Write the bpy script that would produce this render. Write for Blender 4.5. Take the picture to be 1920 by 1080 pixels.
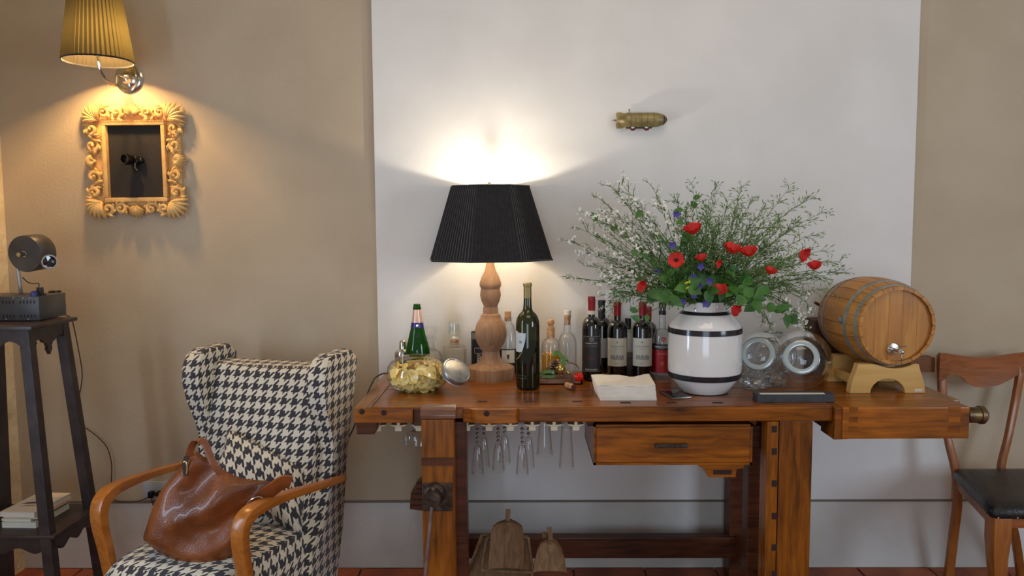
import bpy, bmesh, math, random
from mathutils import Vector, Matrix, noise
pi = math.pi
rnd = random.Random(11)
for o in list(bpy.data.objects): bpy.data.objects.remove(o)
scn = bpy.context.scene
col = scn.collection
def R(a): return math.radians(a)
def lin(c):
    c = c / 255.0
    return c / 12.92 if c <= .04045 else ((c + .055) / 1.055) ** 2.4
def C3(r, g, b): return (lin(r), lin(g), lin(b), 1)

# ---------------------------------------------------------------- camera
FPX, PITCH, YAW, ROLL, DIST, CH = 1440.0, 4.7, .7, -.38, 3.17, 1.455
cd = bpy.data.cameras.new('camera'); cam = bpy.data.objects.new('camera', cd); col.objects.link(cam)
cd.sensor_width = 36; cd.lens = 36 * FPX / 1920; cd.clip_start = .05
CR = (Matrix.Rotation(R(YAW), 4, 'Z') @ Matrix.Rotation(R(90 - PITCH), 4, 'X') @ Matrix.Rotation(R(ROLL), 4, 'Z'))
CC = Vector((0, -DIST, CH))
cam.matrix_world = Matrix.Translation(CC) @ CR
scn.camera = cam
scn.view_settings.view_transform = 'Standard'; scn.view_settings.look = 'None'
scn.view_settings.exposure = 0.0; scn.view_settings.gamma = 1; scn.view_settings.use_curve_mapping = False

# ---------------------------------------------------------------- light
w = bpy.data.worlds.new('world'); scn.world = w; w.use_nodes = True
w.node_tree.nodes['Background'].inputs[0].default_value = (1.0, .93, .83, 1)
w.node_tree.nodes['Background'].inputs[1].default_value = .27
def area(name, loc, target, sx, sy, power, colr):
    l = bpy.data.lights.new(name, 'AREA'); l.shape = 'RECTANGLE'; l.size = sx; l.size_y = sy
    l.energy = power; l.color = colr
    o = bpy.data.objects.new(name, l); col.objects.link(o); o.location = loc
    d = (Vector(target) - Vector(loc)).normalized()
    o.rotation_euler = d.to_track_quat('-Z', 'Y').to_euler()
    return o
area('left_window_daylight', (-2.02, -1.75, 1.35), (1, -1.75, 1.3), .30, 1.4, 20, (.60, .76, 1))
area('right_window_daylight', (3.4, -3.3, 1.55), (1.6, 0, .9), 1.0, 1.3, 40, (.66, .80, 1))
area('warm_overhead_fill', (.4, -1.9, 3.3), (.4, -.6, 0), 1.6, 1.2, 15, (1, .80, .60))  # added overhead fill that warms the upper wall, not a known lamp
area('rear_window_daylight', (-.2, -5.4, 1.0), (.5, 0, .8), 1.6, 1.6, 30, (.66, .82, 1))

def ray(px, py): return (CR.to_3x3() @ Vector(((px - 960) / FPX, -(py - 540) / FPX, -1)))
def PY(px, py, Y):
    r = ray(px, py); return CC + r * ((Y - CC.y) / r.y)
def PX(px, py, X):
    r = ray(px, py); return CC + r * ((X - CC.x) / r.x)
def PZ(px, py, Z):
    r = ray(px, py); return CC + r * ((Z - CC.z) / r.z)
def S(P):                       # metres per pixel at a world point
    q = CR.to_3x3().transposed() @ (Vector(P) - CC); return -q.z / FPX

# ---------------------------------------------------------------- materials
MATS = {}
def mat(name, c=(.5, .5, .5, 1), rough=.5, metal=0., **k):
    m = bpy.data.materials.new(name); m.use_nodes = True; MATS[name] = m
    b = m.node_tree.nodes['Principled BSDF']
    b.inputs['Base Color'].default_value = c; b.inputs['Roughness'].default_value = rough
    b.inputs['Metallic'].default_value = metal
    for kk, v in k.items(): b.inputs[kk.replace('_', ' ')].default_value = v
    return m
def NT(m): return m.node_tree.nodes, m.node_tree.links, m.node_tree.nodes['Principled BSDF']
def varied(name, c1, c2, scale=8, rough=.6, bump=.0, bscale=60, stretch=(1, 1, 1), detail=4, coord='Object', r2=None, metal=0., lo=.35, hi=.65, **k):
    m = mat(name, c1, rough, metal, **k); N, L, b = NT(m)
    tc = N.new('ShaderNodeTexCoord'); mp = N.new('ShaderNodeMapping'); mp.inputs['Scale'].default_value = stretch
    L.new(tc.outputs[coord], mp.inputs[0])
    n = N.new('ShaderNodeTexNoise'); n.inputs['Scale'].default_value = scale; n.inputs['Detail'].default_value = detail
    L.new(mp.outputs[0], n.inputs['Vector'])
    r = N.new('ShaderNodeValToRGB'); r.color_ramp.elements[0].color = c1; r.color_ramp.elements[1].color = c2
    r.color_ramp.elements[0].position = lo; r.color_ramp.elements[1].position = hi
    L.new(n.outputs[0], r.inputs[0]); L.new(r.outputs[0], b.inputs['Base Color'])
    if r2 is not None:
        mr = N.new('ShaderNodeMapRange'); mr.inputs['To Min'].default_value = rough; mr.inputs['To Max'].default_value = r2
        L.new(n.outputs[0], mr.inputs[0]); L.new(mr.outputs[0], b.inputs['Roughness'])
    if bump:
        n2 = N.new('ShaderNodeTexNoise'); n2.inputs['Scale'].default_value = bscale; n2.inputs['Detail'].default_value = 5
        L.new(mp.outputs[0], n2.inputs['Vector'])
        bp = N.new('ShaderNodeBump'); bp.inputs['Strength'].default_value = bump; bp.inputs['Distance'].default_value = .01
        L.new(n2.outputs[0], bp.inputs['Height']); L.new(bp.outputs[0], b.inputs['Normal'])
    return m
def wood(name, dark, mid, axis='X', rough=.35, coat=.3, scale=9, blot=2.5, bump=.12, dirt=None):
    m = mat(name, mid, rough); N, L, b = NT(m)
    b.inputs['Specular IOR Level'].default_value = .3; b.inputs['Coat Weight'].default_value = coat * .7; b.inputs['Coat Roughness'].default_value = .18
    tc = N.new('ShaderNodeTexCoord'); oi = N.new('ShaderNodeObjectInfo')
    ad = N.new('ShaderNodeVectorMath'); ad.operation = 'ADD'
    cx = N.new('ShaderNodeCombineXYZ')
    mu = N.new('ShaderNodeMath'); mu.operation = 'MULTIPLY'; mu.inputs[1].default_value = 7
    L.new(oi.outputs['Random'], mu.inputs[0])
    for i in range(3): L.new(mu.outputs[0], cx.inputs[i])
    L.new(tc.outputs['Object'], ad.inputs[0]); L.new(cx.outputs[0], ad.inputs[1])
    mp = N.new('ShaderNodeMapping')
    s = [7, 7, 7]; s['XYZ'.index(axis)] = .7
    mp.inputs['Scale'].default_value = s
    L.new(ad.outputs[0], mp.inputs[0])
    n = N.new('ShaderNodeTexNoise'); n.inputs['Scale'].default_value = scale; n.inputs['Detail'].default_value = 8; n.inputs['Distortion'].default_value = .6
    L.new(mp.outputs[0], n.inputs['Vector'])
    n2 = N.new('ShaderNodeTexNoise'); n2.inputs['Scale'].default_value = blot; n2.inputs['Detail'].default_value = 5
    L.new(ad.outputs[0], n2.inputs['Vector'])
    mx = N.new('ShaderNodeMath'); mx.operation = 'MULTIPLY_ADD'; mx.inputs[1].default_value = .55
    m2 = N.new('ShaderNodeMath'); m2.operation = 'MULTIPLY'; m2.inputs[1].default_value = .45
    L.new(n2.outputs[0], m2.inputs[0]); L.new(n.outputs[0], mx.inputs[0]); L.new(m2.outputs[0], mx.inputs[2])
    r = N.new('ShaderNodeValToRGB'); e = r.color_ramp.elements
    e[0].position = .33; e[0].color = dark; e[1].position = .66; e[1].color = mid
    L.new(mx.outputs[0], r.inputs[0]); L.new(r.outputs[0], b.inputs['Base Color'])
    bp = N.new('ShaderNodeBump'); bp.inputs['Strength'].default_value = bump; bp.inputs['Distance'].default_value = .004
    L.new(n.outputs[0], bp.inputs['Height']); L.new(bp.outputs[0], b.inputs['Normal'])
    return m
def glass(name, tint=(.97, .98, .98, 1), base=.04, edge=.85, rough=.02, dif=None):
    m = bpy.data.materials.new(name); m.use_nodes = True; N, L = m.node_tree.nodes, m.node_tree.links
    N.clear(); out = N.new('ShaderNodeOutputMaterial'); t = N.new('ShaderNodeBsdfTransparent'); t.inputs[0].default_value = tint
    g = N.new('ShaderNodeBsdfGlossy'); g.inputs['Roughness'].default_value = rough; g.inputs[0].default_value = (.9, .93, .95, 1)
    lw = N.new('ShaderNodeLayerWeight'); lw.inputs[0].default_value = .22
    mr = N.new('ShaderNodeMapRange'); mr.inputs['To Min'].default_value = base; mr.inputs['To Max'].default_value = edge
    L.new(lw.outputs['Fresnel'], mr.inputs[0])
    mx = N.new('ShaderNodeMixShader'); L.new(mr.outputs[0], mx.inputs[0]); L.new(t.outputs[0], mx.inputs[1]); L.new(g.outputs[0], mx.inputs[2])
    last = mx
    if dif:
        d = N.new('ShaderNodeBsdfDiffuse'); d.inputs[0].default_value = dif[0]
        m3 = N.new('ShaderNodeMixShader'); m3.inputs[0].default_value = dif[1]
        L.new(mx.outputs[0], m3.inputs[1]); L.new(d.outputs[0], m3.inputs[2]); last = m3
    L.new(last.outputs[0], out.inputs[0]); MATS[name] = m
    return m
def houndstooth(name, period=.05, c1=C3(52, 50, 56), c2=C3(216, 206, 184)):
    m = mat(name, c1, .9); N, L, b = NT(m)
    b.inputs['Sheen Weight'].default_value = .15
    uv = N.new('ShaderNodeTexCoord'); sp = N.new('ShaderNodeSeparateXYZ')
    mp = N.new('ShaderNodeMapping'); mp.inputs['Scale'].default_value = (8 / period, 8 / period, 1)
    nz = N.new('ShaderNodeTexNoise'); nz.inputs['Scale'].default_value = 260; nz.inputs['Detail'].default_value = 1
    L.new(uv.outputs['UV'], nz.inputs['Vector'])
    vm = N.new('ShaderNodeVectorMath'); vm.operation = 'MULTIPLY_ADD'
    vm.inputs[1].default_value = (.003, .003, 0)
    L.new(nz.outputs['Color'], vm.inputs[0]); L.new(uv.outputs['UV'], vm.inputs[2]); L.new(vm.outputs[0], mp.inputs[0])
    L.new(mp.outputs[0], sp.inputs[0])
    def mth(op, a, bb):
        n = N.new('ShaderNodeMath'); n.operation = op
        for i, v in enumerate((a, bb)):
            if isinstance(v, (int, float)): n.inputs[i].default_value = v
            else: L.new(v, n.inputs[i])
        return n.outputs[0]
    U, V = sp.outputs[0], sp.outputs[1]
    du = mth('LESS_THAN', mth('FLOORED_MODULO', U, 8), 4)
    dv = mth('LESS_THAN', mth('FLOORED_MODULO', V, 8), 4)
    dg = mth('LESS_THAN', mth('FLOORED_MODULO', mth('SUBTRACT', U, V), 4), 2)
    a = mth('MULTIPLY', dg, du); c = mth('MULTIPLY', mth('SUBTRACT', 1, dg), dv); s = mth('ADD', a, c)
    mx = N.new('ShaderNodeMix'); mx.data_type = 'RGBA'; mx.inputs[6].default_value = c2; mx.inputs[7].default_value = c1
    L.new(s, mx.inputs[0]); L.new(mx.outputs[2], b.inputs['Base Color'])
    n2 = N.new('ShaderNodeTexNoise'); n2.inputs['Scale'].default_value = 900; L.new(uv.outputs['UV'], n2.inputs['Vector'])
    bp = N.new('ShaderNodeBump'); bp.inputs['Strength'].default_value = .3; bp.inputs['Distance'].default_value = .002
    L.new(n2.outputs[0], bp.inputs['Height']); L.new(bp.outputs[0], b.inputs['Normal'])
    return m

# ---------------------------------------------------------------- mesh builder
def frame_at(d, up=Vector((0, 0, 1))):
    d = Vector(d).normalized()
    if abs(d.dot(up)) > .98: up = Vector((1, 0, 0))
    x = up.cross(d).normalized(); y = d.cross(x).normalized()
    return x, y
class MB:
    def __init__(s): s.V = []; s.F = []
    def add(s, vs, fs, M=None):
        n = len(s.V)
        s.V += [tuple(M @ Vector(v)) if M is not None else tuple(v) for v in vs]
        s.F += [tuple(i + n for i in f) for f in fs]; return s
    def box(s, x0, x1, y0, y1, z0, z1, M=None):
        v = [(x, y, z) for z in (z0, z1) for y in (y0, y1) for x in (x0, x1)]
        return s.add(v, [(0, 2, 3, 1), (4, 5, 7, 6), (0, 1, 5, 4), (2, 6, 7, 3), (0, 4, 6, 2), (1, 3, 7, 5)], M)
    def hexa(s, b, t):          # two quads bottom/top (same order, ccw from above)
        return s.add(list(b) + list(t), [(3, 2, 1, 0), (4, 5, 6, 7), (0, 1, 5, 4), (1, 2, 6, 5), (2, 3, 7, 6), (3, 0, 4, 7)])
    def loft(s, rings, closed=True, cap=True):
        n = len(rings[0]); v = [p for r in rings for p in r]; f = []
        for i in range(len(rings) - 1):
            for j in range(n if closed else n - 1):
                k = (j + 1) % n
                f.append((i * n + j, i * n + k, (i + 1) * n + k, (i + 1) * n + j))
        if cap and closed:
            f.append(tuple(range(n))[::-1]); f.append(tuple((len(rings) - 1) * n + j for j in range(n)))
        return s.add(v, f)
    def tube(s, pts, r, seg=8, cap=True, flat=1.0, up=None):
        pts = [Vector(p) for p in pts]; rr = r if isinstance(r, (list, tuple)) else [r] * len(pts)
        rings = []; px = None
        for i, p in enumerate(pts):
            d = (pts[min(i + 1, len(pts) - 1)] - pts[max(i - 1, 0)])
            if d.length < 1e-9: d = Vector((0, 0, 1))
            d.normalize()
            if px is None: x, y = frame_at(d, up or Vector((0, 0, 1)))
            else:
                x = (px - d * px.dot(d))
                x = x.normalized() if x.length > 1e-6 else frame_at(d)[0]
                y = d.cross(x)
            px = x
            rings.append([p + x * (rr[i] * math.cos(2 * pi * k / seg)) + y * (rr[i] * flat * math.sin(2 * pi * k / seg)) for k in range(seg)])
        return s.loft(rings, True, cap)
    def band(s, pts, w, t, side):   # rectangular section swept, 'side' = width direction(s)
        rings = []; n = len(pts)
        for i, p in enumerate(pts):
            p = Vector(p); d = (Vector(pts[min(i + 1, n - 1)]) - Vector(pts[max(i - 1, 0)])).normalized()
            sd = Vector(side[i] if isinstance(side, list) else side); sd = (sd - d * sd.dot(d)).normalized(); nn = d.cross(sd)
            ww = (w[i] if isinstance(w, (list, tuple)) else w) / 2; tt = (t[i] if isinstance(t, (list, tuple)) else t) / 2
            rings.append([p + sd * ww + nn * tt, p - sd * ww + nn * tt, p - sd * ww - nn * tt, p + sd * ww - nn * tt])
        return s.loft(rings)
    def lathe(s, prof, seg=40, M=None, a0=0., a1=2 * pi):
        full = abs(a1 - a0 - 2 * pi) < 1e-6; v = []; f = []
        m = seg if full else seg + 1
        for r, z in prof:
            for k in range(m):
                a = a0 + (a1 - a0) * k / seg; v.append((r * math.cos(a), r * math.sin(a), z))
        for i in range(len(prof) - 1):
            for k in range(seg):
                k2 = (k + 1) % m
                f.append((i * m + k, i * m + k2, (i + 1) * m + k2, (i + 1) * m + k))
        return s.add(v, f, M)
    def prism(s, poly, a, b, plane='xz'):
        def P(u, v, w): return {'xz': (u, w, v), 'xy': (u, v, w), 'yz': (w, u, v)}[plane]
        n = len(poly); v = [P(u, vv, a) for u, vv in poly] + [P(u, vv, b) for u, vv in poly]
        return s.add(v, [tuple(range(n)), tuple(range(2 * n - 1, n - 1, -1))] + [(i, n + i, n + (i + 1) % n, (i + 1) % n) for i in range(n)])
    def ball(s, c, r, seg=12, rings=8, M=None, sc=(1, 1, 1)):
        pr = [(max(r * math.sin(pi * i / rings), 1e-5), -r * math.cos(pi * i / rings)) for i in range(rings + 1)]
        T = Matrix.Translation(c) @ Matrix.Diagonal((*sc, 1))
        return s.lathe(pr, seg, (M @ T) if M is not None else T)
    def build(s, name, m, parent=None, smooth=35, bevel=0, sub=0, uv=False, loc=None, seg=2):
        me = bpy.data.meshes.new(name); me.from_pydata([tuple(v) for v in s.V], [], s.F)
        bm = bmesh.new(); bm.from_mesh(me)
        bmesh.ops.remove_doubles(bm, verts=bm.verts, dist=2e-5)
        bmesh.ops.recalc_face_normals(bm, faces=bm.faces)
        if bevel:
            es = [e for e in bm.edges if len(e.link_faces) == 2 and e.calc_face_angle(0) > R(30)]
            bmesh.ops.bevel(bm, geom=es, offset=bevel, segments=seg, affect='EDGES', profile=.6, clamp_overlap=True)
        if sub:
            bmesh.ops.subdivide_edges(bm, edges=bm.edges[:], cuts=sub, use_grid_fill=True)
        if uv:
            ul = bm.loops.layers.uv.new('UVMap')
            for f in bm.faces:
                n = f.normal; a = [abs(n.x), abs(n.y), abs(n.z)]; k = a.index(max(a))
                for l in f.loops:
                    c = l.vert.co
                    l[ul].uv = ((c.y, c.z), (c.x, c.z), (c.x, c.y))[k]
        bm.to_mesh(me); bm.free()
        if smooth:
            me.shade_smooth(); me.set_sharp_from_angle(angle=R(smooth))
        me.materials.append(m)
        o = bpy.data.objects.new(name, me); col.objects.link(o)
        if parent is not None: o.parent = parent
        if loc is not None: o.location = loc
        return o
def tag(o, label=None, cat=None, group=None, kind=None):
    if label: o['label'] = label
    if cat: o['category'] = cat
    if group: o['group'] = group
    if kind: o['kind'] = kind
    return o
def thing(name, label, cat, loc=(0, 0, 0), rz=0., group=None):
    o = bpy.data.objects.new(name, None); o.empty_display_size = .05; col.objects.link(o)
    o.location = loc; o.rotation_euler = (0, 0, rz); return tag(o, label, cat, group)
def copy_tree(o, parent=None):
    c = o.copy(); col.objects.link(c)
    if parent is not None: c.parent = parent
    for ch in list(o.children): copy_tree(ch, c)
    return c
def text(s, size, m, parent, name='lettering', wrap=None, loc=(0, 0, 0), ang=0., M=None, thick=.0003, sx=1.):
    cu = bpy.data.curves.new('t', 'FONT'); cu.body = s; cu.size = size; cu.align_x = 'CENTER'; cu.align_y = 'CENTER'; cu.extrude = 0; cu.resolution_u = 2
    to = bpy.data.objects.new('t', cu); col.objects.link(to); bpy.context.view_layer.update()
    me = bpy.data.meshes.new_from_object(to.evaluated_get(bpy.context.evaluated_depsgraph_get()))
    bpy.data.objects.remove(to); me.name = name
    for v in me.vertices:
        x, z = v.co.x * sx, v.co.y
        if wrap:
            a = x / wrap + ang; v.co = Vector((loc[0] + wrap * math.sin(a), loc[1] - wrap * math.cos(a), loc[2] + z))
        elif M is not None: v.co = M @ Vector((x, z, 0))
        else: v.co = Vector((loc[0] + x, loc[1], loc[2] + z))
    me.materials.clear(); me.materials.append(m)
    o = bpy.data.objects.new(name, me); col.objects.link(o); o.parent = parent; return o
def bez(p0, p1, p2, n=10):
    p0, p1, p2 = Vector(p0), Vector(p1), Vector(p2)
    return [p0 * (1 - t) ** 2 + p1 * 2 * t * (1 - t) + p2 * t * t for t in [i / n for i in range(n + 1)]]
def spline(pts, n=6):            # catmull-rom through points
    P = [Vector(p) for p in pts]; P = [P[0] * 2 - P[1]] + P + [P[-1] * 2 - P[-2]]; out = []
    for i in range(1, len(P) - 2):
        for k in range(n):
            t = k / n; a, b, c, d = P[i - 1], P[i], P[i + 1], P[i + 2]
            out.append(.5 * ((2 * b) + (c - a) * t + (2 * a - 5 * b + 4 * c - d) * t * t + (3 * b - a - 3 * c + d) * t ** 3))
    out.append(P[-2]); return out

# ================================================================ MATERIALS
M_beige = varied('beige_plaster', C3(180, 163, 138), C3(188, 172, 147), 3, .88, .12, 90)
M_white = varied('white_wall_paint', C3(218, 215, 209), C3(226, 223, 218), 3, .62, .06, 120)
M_wlow = varied('lower_wall_plaster', C3(200, 196, 189), C3(214, 210, 203), 4, .7, .1, 80)
M_left = varied('rough_left_plaster', C3(206, 186, 150), C3(226, 208, 172), 9, .9, .8, 26)
M_line = mat('dado_line_grey', C3(118, 110, 100), .8)
M_tile = varied('terracotta', C3(128, 62, 38), C3(172, 92, 56), 6, .5, .15, 60, r2=.7)
M_grout = varied('grout', C3(150, 120, 95), C3(120, 96, 78), 20, .9)
M_benchX = wood('bench_honey_wood', C3(56, 25, 3), C3(168, 94, 16), 'X', .3, .35, scale=7)
M_benchY = wood('bench_end_wood', C3(88, 54, 26), C3(176, 118, 60), 'Y', .35, .45)
M_benchZ = wood('bench_upright_wood', C3(60, 29, 4), C3(158, 90, 16), 'Z', .35, .35)
M_benchO = wood('bench_orange_wood', C3(80, 40, 5), C3(174, 98, 14), 'X', .36, .35)
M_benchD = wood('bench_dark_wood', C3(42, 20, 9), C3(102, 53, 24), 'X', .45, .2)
M_lampw = wood('turned_lamp_wood', C3(140, 104, 76), C3(180, 142, 110), 'Z', .6, .05)
M_iron = varied('dark_iron', C3(46, 36, 30), C3(84, 68, 56), 30, .45, .2, 80, metal=.6)
M_dhole = mat('hole_shade_and_dark_wood', C3(38, 20, 12), .8)  # painted shade of holes and slots; also dark plugs, threads and cone cores
M_blackfab = varied('black_pleated_fabric', C3(20, 18, 20), C3(32, 30, 32), 60, .95, Sheen_Weight=.3)
M_lining = mat('white_shade_lining', C3(235, 228, 214), .8)
M_chrome = mat('chrome', C3(205, 200, 190), .14, 1.)
M_steel = varied('brushed_steel', C3(150, 150, 152), C3(190, 190, 192), 20, .32, .05, 60, metal=.9)
M_glass = glass('clear_glass', base=.03, edge=.5)
M_glass2 = glass('thick_clear_glass', (.96, .97, .97, 1), .05, .55)
M_green = glass('green_bottle_glass', (.10, .42, .06, 1), .05, .6, dif=(C3(16, 78, 18), .35))
M_olive = glass('olive_bottle_glass', (.26, .27, .045, 1), .06, .7, dif=(C3(40, 42, 10), .22))
M_dark = mat('dark_wine_glass', C3(12, 9, 9), .06, 0., Coat_Weight=1., Coat_Roughness=.03)
M_amber = mat('amber_liquid', C3(190, 130, 16), .1, 0.)
M_redcap = mat('red_capsule', C3(150, 28, 36), .35, .2)
M_blackcap = mat('black_capsule', C3(24, 22, 24), .45)
M_goldcap = mat('dull_gold_capsule', C3(150, 132, 84), .4, .5)
M_cream = varied('cream_paper', C3(214, 206, 186), C3(226, 220, 204), 12, .7)
M_dlabel = mat('charcoal_label', C3(44, 38, 38), .5)
M_greyink = mat('grey_ink', C3(120, 120, 112), .7)
M_whiteink = mat('white_ink', C3(225, 222, 215), .6)
M_redink = mat('dull_red_ink', C3(150, 70, 60), .6)
M_blackink = mat('black_ink', C3(30, 28, 28), .6)
M_redlab = mat('red_label', C3(176, 24, 28), .45)
M_cork = varied('cork', C3(176, 126, 80), C3(206, 160, 112), 60, .8, .2, 90)
M_vase = mat('white_glazed_ceramic', C3(228, 226, 222), .12, 0., Coat_Weight=.6, Coat_Roughness=.05)
M_vband = mat('black_glaze', C3(42, 40, 44), .15)
M_napkin = varied('paper_napkin', C3(232, 222, 206), C3(240, 231, 216), 30, .95)
M_napside = varied('napkin_edges', C3(176, 172, 166), C3(200, 196, 190), 120, .95, .3, 200, stretch=(.2, .2, 3))
M_phone = mat('phone_glass', C3(22, 22, 24), .06)
M_barrel = wood('barrel_oak', C3(142, 88, 32), C3(202, 140, 60), 'Y', .5, .15, scale=6)
M_bhead = wood('barrel_head_oak', C3(152, 98, 38), C3(198, 138, 62), 'Z', .5, .15, scale=6)
M_pine = wood('pale_pine', C3(190, 144, 78), C3(216, 174, 104), 'X', .55, .05, scale=4)
M_hoop = varied('galvanised_hoop', C3(128, 128, 116), C3(156, 156, 144), 25, .5, metal=.35)
M_gold = varied('carved_pale_wood', C3(206, 162, 96), C3(226, 186, 120), 18, .6, .1, 50)
M_panel = varied('black_felt_panel', C3(30, 26, 24), C3(42, 37, 34), 200, .8)
M_bmetal = mat('black_metal', C3(18, 16, 15), .25, .3)
M_lens = mat('lens_glass', C3(30, 32, 38), .03, 0., Coat_Weight=1.)
M_stand = varied('ebonised_wood', C3(40, 30, 30), C3(58, 46, 46), 14, .38, .1, 40)
M_grmetal = varied('blued_metal', C3(64, 64, 66), C3(92, 90, 88), 8, .42, .05, 40, metal=.35)
M_cable = mat('brown_cable', C3(50, 34, 26), .6)
M_leather = varied('tan_leather', C3(98, 48, 14), C3(142, 76, 28), 7, .3, .25, 180, r2=.45, Coat_Weight=.25)
M_bleather = varied('black_leather', C3(16, 15, 15), C3(30, 29, 29), 30, .3, .3, 160)
M_arm = wood('honey_beech', C3(146, 82, 26), C3(186, 114, 46), 'Y', .3, .5)
M_cherry = wood('cherry_wood', C3(112, 60, 26), C3(160, 94, 46), 'X', .35, .4)
M_cherryZ = wood('cherry_leg_wood', C3(118, 64, 24), C3(164, 100, 44), 'Z', .35, .4)
M_hound = houndstooth('houndstooth', .043)
M_chip = varied('potato_crisp', C3(240, 210, 118), C3(252, 234, 168), 40, .6, .1, 80, Subsurface_Weight=.0)
M_scoop = wood('old_grey_wood', C3(96, 72, 50), C3(150, 118, 86), 'Z', .8, 0.)
M_clip = mat('cream_plastic', C3(222, 208, 172), .5)
M_plug = mat('outlet_plastic', C3(170, 172, 176), .5)
M_slate = varied('dark_slate', C3(42, 42, 46), C3(58, 58, 62), 20, .55)
M_page = varied('book_pages', C3(226, 222, 210), C3(206, 200, 184), 160, .9, .2, 200, stretch=(.1, .1, 6))
M_cover = mat('book_cover', C3(222, 206, 184), .5)
M_cover2 = mat('book_cover_tan', C3(196, 150, 106), .5)
M_cover3 = mat('book_cover_green_white', C3(206, 210, 190), .5)
M_stem = varied('stem_green', C3(58, 92, 34), C3(98, 130, 58), 30, .7)
M_stem2 = varied('pale_stem', C3(88, 116, 56), C3(124, 138, 84), 30, .7)
M_leaf = varied('leaf_green', C3(40, 84, 26), C3(72, 122, 40), 12, .5)
M_poppy = varied('poppy_red', C3(186, 18, 10), C3(220, 40, 20), 25, .6, .1, 60)
M_wflower = mat('white_petal', C3(236, 234, 222), .7)
M_violet = mat('violet_petal', C3(84, 72, 150), .7)
M_yellow = mat('yellow_green_floret', C3(176, 186, 40), .7)
M_black = mat('poppy_centre_black', C3(24, 18, 26), .8)
M_ribbon = mat('green_satin', C3(92, 128, 66), .25)
M_brib = mat('brown_satin', C3(96, 58, 48), .3)
M_goldball = mat('gold_bauble', C3(196, 170, 96), .15, .8)
M_redfoil = mat('red_foil', C3(214, 34, 22), .2)
M_pinecone = varied('pine_cone_scale', C3(120, 84, 60), C3(176, 140, 112), 40, .8)
M_zepp = varied('tin_khaki', C3(128, 112, 70), C3(158, 142, 92), 40, .45, metal=.35)
M_zdark = mat('tin_dark', C3(66, 56, 44), .5, .4)
M_maroon = mat('tin_maroon', C3(96, 24, 32), .5)
M_cellophane = glass('crumpled_cellophane', (.9, .92, .92, 1), .10, .9, .12, dif=((.6, .6, .58, 1), .12))
M_navy = mat('navy_foil', C3(52, 44, 120), .3, .3)
M_pinkfoil = mat('rose_gold_foil', C3(224, 184, 166), .3, .4)

# ================================================================ SETTING
XL = PY(18, 550, 0).x                                   # left corner
XP0, XP1 = PY(703, 350, -.022).x, PY(1714.5, 350, -.022).x  # edges of the white panel
HB = .855                                               # bench height
MB().box(XL - .05, 3.6, 0, .12, -.05, 3.4).build('wall_back', M_beige, smooth=0)['kind'] = 'structure'
wb = bpy.data.objects['wall_back']
tag(MB().box(XP0, XP1, -.022, -.0005, .72, 3.2).build('trim_1', M_white, smooth=0, bevel=.002), 'broad white painted panel standing slightly proud of the beige wall', kind='structure')
zd = PY(1000, 939, 0).z
tag(MB().box(PY(805, 880, 0).x, PY(1784, 880, 0).x, -.004, -.0005, zd, .719).build('trim_3', M_white, smooth=0), 'white painted wall strip under the bench height', kind='structure')
tag(MB().box(XL, 3.4, -.006, -.0005, 0, zd - .004).build('baseboard_back', M_wlow, smooth=0), 'pale plaster dado below the grey line', kind='structure')
tag(MB().box(XL, 3.4, -.0085, -.0005, zd - .004, zd + .005).build('trim_2', M_line, smooth=0), 'thin grey line running along the wall at dado height', kind='structure')
# left wall with its rough plaster
g = MB(); ny, nz = 30, 60
vs = []
for i in range(ny + 1):
    for j in range(nz + 1):
        y = -i / ny * 1.25; z = 3.2 * j / nz
        ruff = max(0, min(1, (-y - .12) / .1)) * max(0, min(1, (1.25 - z) / .3))
        vs.append((XL + .0 + ruff * .03 * (noise.noise(Vector((y * 14, z * 14, 0))) + .3), y, z))
fs = [(i * (nz + 1) + j, (i + 1) * (nz + 1) + j, (i + 1) * (nz + 1) + j + 1, i * (nz + 1) + j + 1) for i in range(ny) for j in range(nz)]
g.add(vs, fs); g.box(XL - .12, XL - .03, -1.25, 0, 0, 3.2)
tag(g.build('wall_left', M_left), kind='structure')
# floor: bed + individual terracotta tiles in the strip that is seen
fl = MB().box(XL - .12, 3.6, -4.2, .0, -.06, -.012).build('floor', M_grout, smooth=0); tag(fl, kind='structure')
TW, TL = .30, .15
tile_me = []
for v in range(4):
    t = MB().box(-TL / 2 + .004, TL / 2 - .004, -TW / 2 + .004, TW / 2 - .004, -.012, 0.0 - .0006 * v)
    tile_me.append(t.build('tile', M_tile, fl, bevel=.002, smooth=0, seg=1))
for t in tile_me: t.location = (0, 0, 0)
first = list(tile_me); k = 0
nx = int((3.4 - XL) / TW)
for ix in range(nx + 1):
    for iy in range(3):
        x = XL + .1 + TW * ix; y = -TL / 2 - TL * iy - .004
        if first: o = first.pop(0)
        else:
            o = tile_me[k % 4].copy(); col.objects.link(o)
        o.location = (x + (TW / 2 if iy % 2 else 0), y, 0); o.rotation_euler = (0, 0, pi / 2); k += 1
tag(MB().box(XL, 3.5, -4.2, -.47, -.012, -.003).build('paving', M_tile, fl, smooth=0), 'terracotta paving continuing towards the viewer', kind='stuff')

# ================================================================ WORKBENCH
YF = PZ(900, 763, HB).y
YB = -.045
bench = thing('workbench', 'long honey-brown wooden carpenter workbench with drawer and leg vise along the wall', 'workbench')
def bx(px, Y=None, py=765): return PY(px, py, YF if Y is None else Y).x
def bz(py, Y=None, px=1000): return PY(px, py, YF if Y is None else Y).z
XA = PZ(665, 763, HB).x; XT = bx(1560); XE = PZ(1818, 757, HB).x
zt, zb = HB, bz(791)
jt = PZ(697, 762, HB).x
D = YF - YB
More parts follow.
